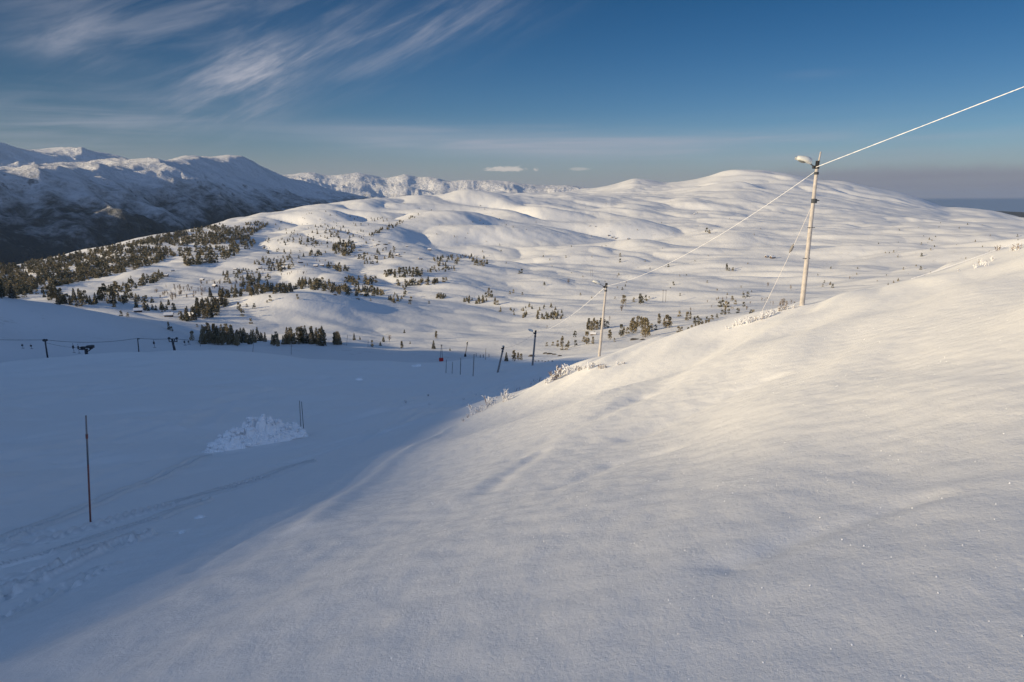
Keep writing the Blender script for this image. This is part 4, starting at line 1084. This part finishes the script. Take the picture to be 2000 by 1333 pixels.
def in_poly(x, y, P):
    c = False; j = len(P) - 1
    for i in range(len(P)):
        if (P[i][1] > y) != (P[j][1] > y) and x < (P[j][0] - P[i][0]) * (y - P[i][1]) / (P[j][1] - P[i][1]) + P[i][0]: c = not c
        j = i
    return c
FOREST = []
def poly_scat(P, n, h):
    xs = [p[0] for p in P]; ys = [p[1] for p in P]; k = 0
    while k < n:
        px, py = random.uniform(min(xs), max(xs)), random.uniform(min(ys), max(ys))
        if not in_poly(px, py, P): continue
        k += 1
        if pnoise(np.array([px / 26.0]), np.array([py / 9.0]), 91)[0] < -.42: continue
        b = hit(px, py, 500)
        if b is None or b.length > 3600: continue
        FOREST.append((px, py, random.uniform(*h), random.choice(['pine', 'pine', 'spruce', 'birch']), b))
poly_scat([(-10, 563), (-10, 526), (60, 522), (150, 502), (250, 480), (330, 487), (345, 500), (300, 518), (200, 543), (100, 562), (85, 556), (60, 575), (0, 575)], 2500, (6, 9.5))
poly_scat([(250, 477), (330, 458), (430, 440), (450, 447), (500, 434), (528, 438), (505, 452), (480, 470), (430, 478), (400, 480), (330, 482)], 1500, (6, 9.5))
poly_scat([(345, 490), (400, 484), (470, 490), (460, 505), (420, 515), (360, 522)], 210, (8, 12))
poly_scat([(445, 470), (500, 468), (500, 488), (450, 490)], 110, (8, 12))
poly_scat([(-10, 524), (100, 505), (200, 487), (300, 466), (400, 447), (430, 438), (440, 444), (300, 474), (200, 495), (100, 513), (-10, 532), (-10, 505), (100, 488), (200, 470), (300, 452), (420, 428)], 1300, (6, 9.5))

for t in TREES: t.append(t[2] / t[5].length)
conif = sorted([t for t in TREES if t[3] != 'birch'], key=lambda t: -t[6]); birches = sorted([t for t in TREES if t[3] == 'birch'], key=lambda t: -t[6])
single = conif[:296]; rest = conif[296:]
print('conifers', len(conif), 'birches', len(birches), 'forest', len(FOREST))
regions = {}
for t in single + birches[:140]: regions.setdefault((t[4], t[3]), []).append(t)
rest += birches[140:]
for (reg, kind), L in regions.items():
    L.sort(key=lambda t: t[0]); hs = sorted(t[6] for t in L); big = hs[int(len(hs) * .66)]
    for n_, t in enumerate(L):
        px, py, hh, _, _, b, _s = t
        k = random.randrange({'spruce': 4, 'pine': 5, 'birch': 4}[kind]); dark = (kind == 'spruce' and 'grove' not in reg) or 'dark' in reg or random.random() < .25
        c, tr_ = proto_mesh(kind, k, dark)
        kn = {'spruce': 'spruce_tree', 'pine': 'pine_tree', 'birch': 'birch_tree'}[kind]; word = {'spruce': 'pointed spruce', 'pine': 'bushy pine', 'birch': 'bare birch'}[kind]
        if len(L) == 1: lab = word + ' ' + reg
        else: lab = '%s, %s from left of those %s' % (word, ordinal(n_ + 1), reg)
        e = empty(kn, b + Vector((0, 0, -hh * .02)), lab, 'tree', word.split()[-1] + 's ' + reg)
        o = bpy.data.objects.new('branches' if kind == 'birch' else 'crown', c); COL.objects.link(o); o.parent = e
        o = bpy.data.objects.new('trunk', tr_); COL.objects.link(o); o.parent = e
        w = random.uniform(.85, 1.15); e.scale = (hh * w, hh * w, hh); e.rotation_euler = (0, 0, random.uniform(0, 6.28))


def mass(name, label, L, ntuft):
    lo = [tufts(random.Random(500 + k), (spruce_pts if k < 3 else pine_pts)(random.Random(600 + k), ntuft), .085 * (300 / ntuft) ** .42, .35, .34, .2) for k in range(7)]
    arrs = [(np.array([tuple(v) for v in V]), np.array(F), np.array(MI)) for V, F, MI in lo]
    br, _ = birch_mesh(901, 16); ba = (np.array([tuple(v) for v in br.v]), np.array([f for f in br.f if len(f) == 4]), None)
    VV_, FF_, MM_ = [], [], []; off = 0
    for px, py, hh, kind, b in L:
        ang = random.uniform(0, 6.28); c_, s_ = math.cos(ang), math.sin(ang)
        if kind == 'birch': v, f, mi_ = ba; mi_ = np.full(len(f), 2); sc = np.array([1.6, 1.6, .8])
        else: v, f, mi_ = arrs[random.randrange(0, 3) if kind == 'spruce' else random.randrange(3, 7)]; sc = np.array([1., 1., 1.]); mi_ = np.where(mi_ == 0, 3 if random.random() < .45 else 0, mi_)
        q = v * sc * hh; w = np.empty_like(q); w[:, 0] = q[:, 0] * c_ - q[:, 1] * s_ + b.x; w[:, 1] = q[:, 0] * s_ + q[:, 1] * c_ + b.y; w[:, 2] = q[:, 2] + b.z - .02 * hh
        VV_.append(w); FF_.append(f + off); MM_.append(mi_); off += len(v)
    V = np.concatenate(VV_); F = np.concatenate(FF_); MI = np.concatenate(MM_)
    me = bpy.data.meshes.new(name); me.vertices.add(len(V)); me.vertices.foreach_set('co', V.astype(np.float32).ravel())
    nf = len(F); me.loops.add(nf * 4); me.loops.foreach_set('vertex_index', F.astype(np.int32).ravel()); me.polygons.add(nf)
    me.polygons.foreach_set('loop_start', np.arange(0, nf * 4, 4, dtype=np.int32)); me.polygons.foreach_set('loop_total', np.full(nf, 4, np.int32))
    for m_ in (M_NEEDLE, M_RIME, M_TWIG, M_NEEDLE2): me.materials.append(m_)
    me.polygons.foreach_set('material_index', MI.astype(np.int32)); me.update(calc_edges=True)
    o = bpy.data.objects.new(name, me); COL.objects.link(o); return tag(o, label, 'forest', None, 'stuff')
mass('forest', 'dense olive brown forest on the lit shoulder above the dark valley', FOREST, 34)
mass('distant_trees', 'many small far trees and bushes scattered over the snowy fell', [(t[0], t[1], t[2], t[3], t[5]) for t in rest], 60)


# ------------------------------------------------------------------ rimed shrubs on the near slope
def shrub_mesh(seed, brown=.2):
    R = random.Random(seed); m = MB()
    for s_ in range(R.randint(7, 11)):
        a = R.uniform(0, 6.28); lean = R.uniform(.1, .6); L = R.uniform(.55, 1.0)
        p0 = Vector((R.uniform(-.25, .25), R.uniform(-.2, .2), -.08)); d = Vector((math.cos(a) * lean, math.sin(a) * lean, 1)).normalized()
        pts = [p0 + d * L * t + Vector((R.uniform(-.03, .03), R.uniform(-.03, .03), 0)) for t in (0, .35, .7, 1)]
        w = R.uniform(.022, .034); mi_ = 1 if R.random() < brown else 0
        m.tube(pts, [w * .7, w, w * 1.05, w * .8], 5, mi_)
        for k in range(R.randint(4, 8)):
            t = R.uniform(.25, 1); q = p0 + d * L * t; d2 = (d + Vector((R.uniform(-1, 1), R.uniform(-1, 1), R.uniform(-.3, .6)))).normalized() * R.uniform(.12, .32)
            m.tube([q, q + d2 * .6, q + d2], [w * .55, w * .8, w * .55], 4, 1 if R.random() < brown * .8 else 0)
    return m
SH = [shrub_mesh(k, .08 if k < 4 else .5).build('shrub_base', [M_RIME, M_BROWN_TWIG], None, True) for k in range(7)]
SHM = [o.data for o in SH]
for o in SH: bpy.data.objects.remove(o)
SHR = [
 ('at the lower end of the shadow edge', [(905, 822, 10, 0), (914, 815, 12, 0), (925, 808, 22, 1), (933, 804, 18, 2), (941, 802, 14, 3), (950, 796, 14, 0), (958, 792, 26, 1), (964, 788, 18, 2), (986, 782, 26, 3), (992, 780, 16, 0), (1000, 775, 10, 1)]),
 ('along the slope edge above the lower tufts', [(1008, 762, 8, 1), (1015, 760, 9, 2), (1036, 751, 9, 0), (1045, 746, 10, 3), (1055, 743, 12, 1)]),
 ('in the thick brownish patch on the slope edge', [(1068, 748, 13, 0), (1075, 744, 16, 1), (1084, 740, 22, 5), (1092, 735, 24, 6), (1099, 731, 22, 4), (1106, 732, 18, 2), (1113, 728, 16, 3), (1107, 722, 16, 0), (1122, 722, 14, 1), (1131, 723, 12, 5), (1141, 720, 14, 2), (1150, 720, 18, 3), (1157, 716, 14, 0), (1172, 719, 12, 5), (1180, 718, 10, 6), (1205, 712, 10, 1), (1216, 710, 7, 4)]),
 ('on the slope edge below the guy wire', [(1432, 636, 10, 0), (1441, 634, 14, 1), (1450, 632, 16, 2), (1459, 631, 16, 3), (1467, 628, 14, 0), (1476, 625, 12, 4), (1485, 624, 14, 1), (1494, 620, 18, 2), (1502, 618, 16, 3), (1512, 612, 12, 0), (1522, 606, 12, 5), (1535, 603, 12, 6), (1548, 601, 9, 1), (1420, 642, 8, 2)]),
 ('on the right shoulder against the plateau', [(1905, 522, 12, 0), (1916, 516, 16, 1), (1926, 518, 14, 2), (1938, 508, 12, 3), (1949, 488, 14, 5), (1983, 488, 16, 6), (1990, 484, 14, 4), (1974, 488, 10, 1), (1872, 528, 8, 0)]),
 ('tiny on the shaded piste', [(793, 786, 9, 0), (836, 772, 5, 5), (905, 780, 5, 4), (838, 790, 5, 1), (930, 770, 5, 2)])]
for reg, L in SHR:
    for n_, (px, py, hp, k) in enumerate(L):
        b = hit(px, py + 2, 20)
        if b is None or b.length > 260: b = stand(px, py, 60)
        h_ = max(.12, hp * b.length / FPX * (.7 if px > 1860 else .95))
        o = bpy.data.objects.new('frosted_shrub', SHM[k]); COL.objects.link(o); o.location = b; o.scale = (h_ * random.uniform(1.0, 1.4), h_, h_); o.rotation_euler = (0, 0, random.uniform(0, 6.28))
        tag(o, 'rimed shrub, %s from left of those %s' % (ordinal(n_ + 1), reg), 'shrub', 'frosted shrubs ' + reg)

# ------------------------------------------------------------------ cold air
m = bpy.data.materials.new('cold_air'); m.use_nodes = True; nt = m.node_tree; nt.nodes.clear()
out = nt.nodes.new('ShaderNodeOutputMaterial'); pv = nt.nodes.new('ShaderNodeVolumePrincipled')
pv.inputs['Density'].default_value = 0.95e-5; pv.inputs['Color'].default_value = (.50, .70, 1, 1); pv.inputs['Anisotropy'].default_value = .2
nt.links.new(pv.outputs[0], out.inputs['Volume'])
zl, zh = float(ZG.min()) - 1.0, float(ZG.max()) + 20.0
q = MB(); q.box((0, 0, (zl + zh) / 2), (122000, 122000, zh - zl)); hz_ = q.build('haze', [m]); hz_['kind'] = 'stuff'; hz_['label'] = 'thin blue winter haze in the valley air'

# hoar crystals glinting on the near slope
V = []; F = []
for k in range(650):
    a = math.radians(random.uniform(-20, 40)); r = 2.5 * (9 ** random.random()); x, y = r * math.sin(a), r * math.cos(a)
    s_ = random.uniform(.0022, .0045) * (1 + r * .06); p = Vector((x, y, zat(x, y) + s_ * .5)); n_ = (sdir + Vector((random.uniform(-.6, .6), random.uniform(-.6, .6), random.uniform(-.2, .6)))).normalized()
    u = n_.orthogonal().normalized() * s_; w = n_.cross(u); b = len(V); V += [p + u, p + w, p - u, p - w, p + n_ * s_ * .3, p - n_ * s_ * .3]
    F += [(b, b + 1, b + 4), (b + 1, b + 2, b + 4), (b + 2, b + 3, b + 4), (b + 3, b, b + 4), (b + 1, b, b + 5), (b + 2, b + 1, b + 5), (b + 3, b + 2, b + 5), (b, b + 3, b + 5)]
o = mesh_obj('frost_crystals', V, F, [simple('hoar_crystal', (.95, .95, .95), .25, var=.02, spec=.8)]); o['kind'] = 'stuff'; o['label'] = 'tiny glinting hoar crystals strewn over the sunlit snow'
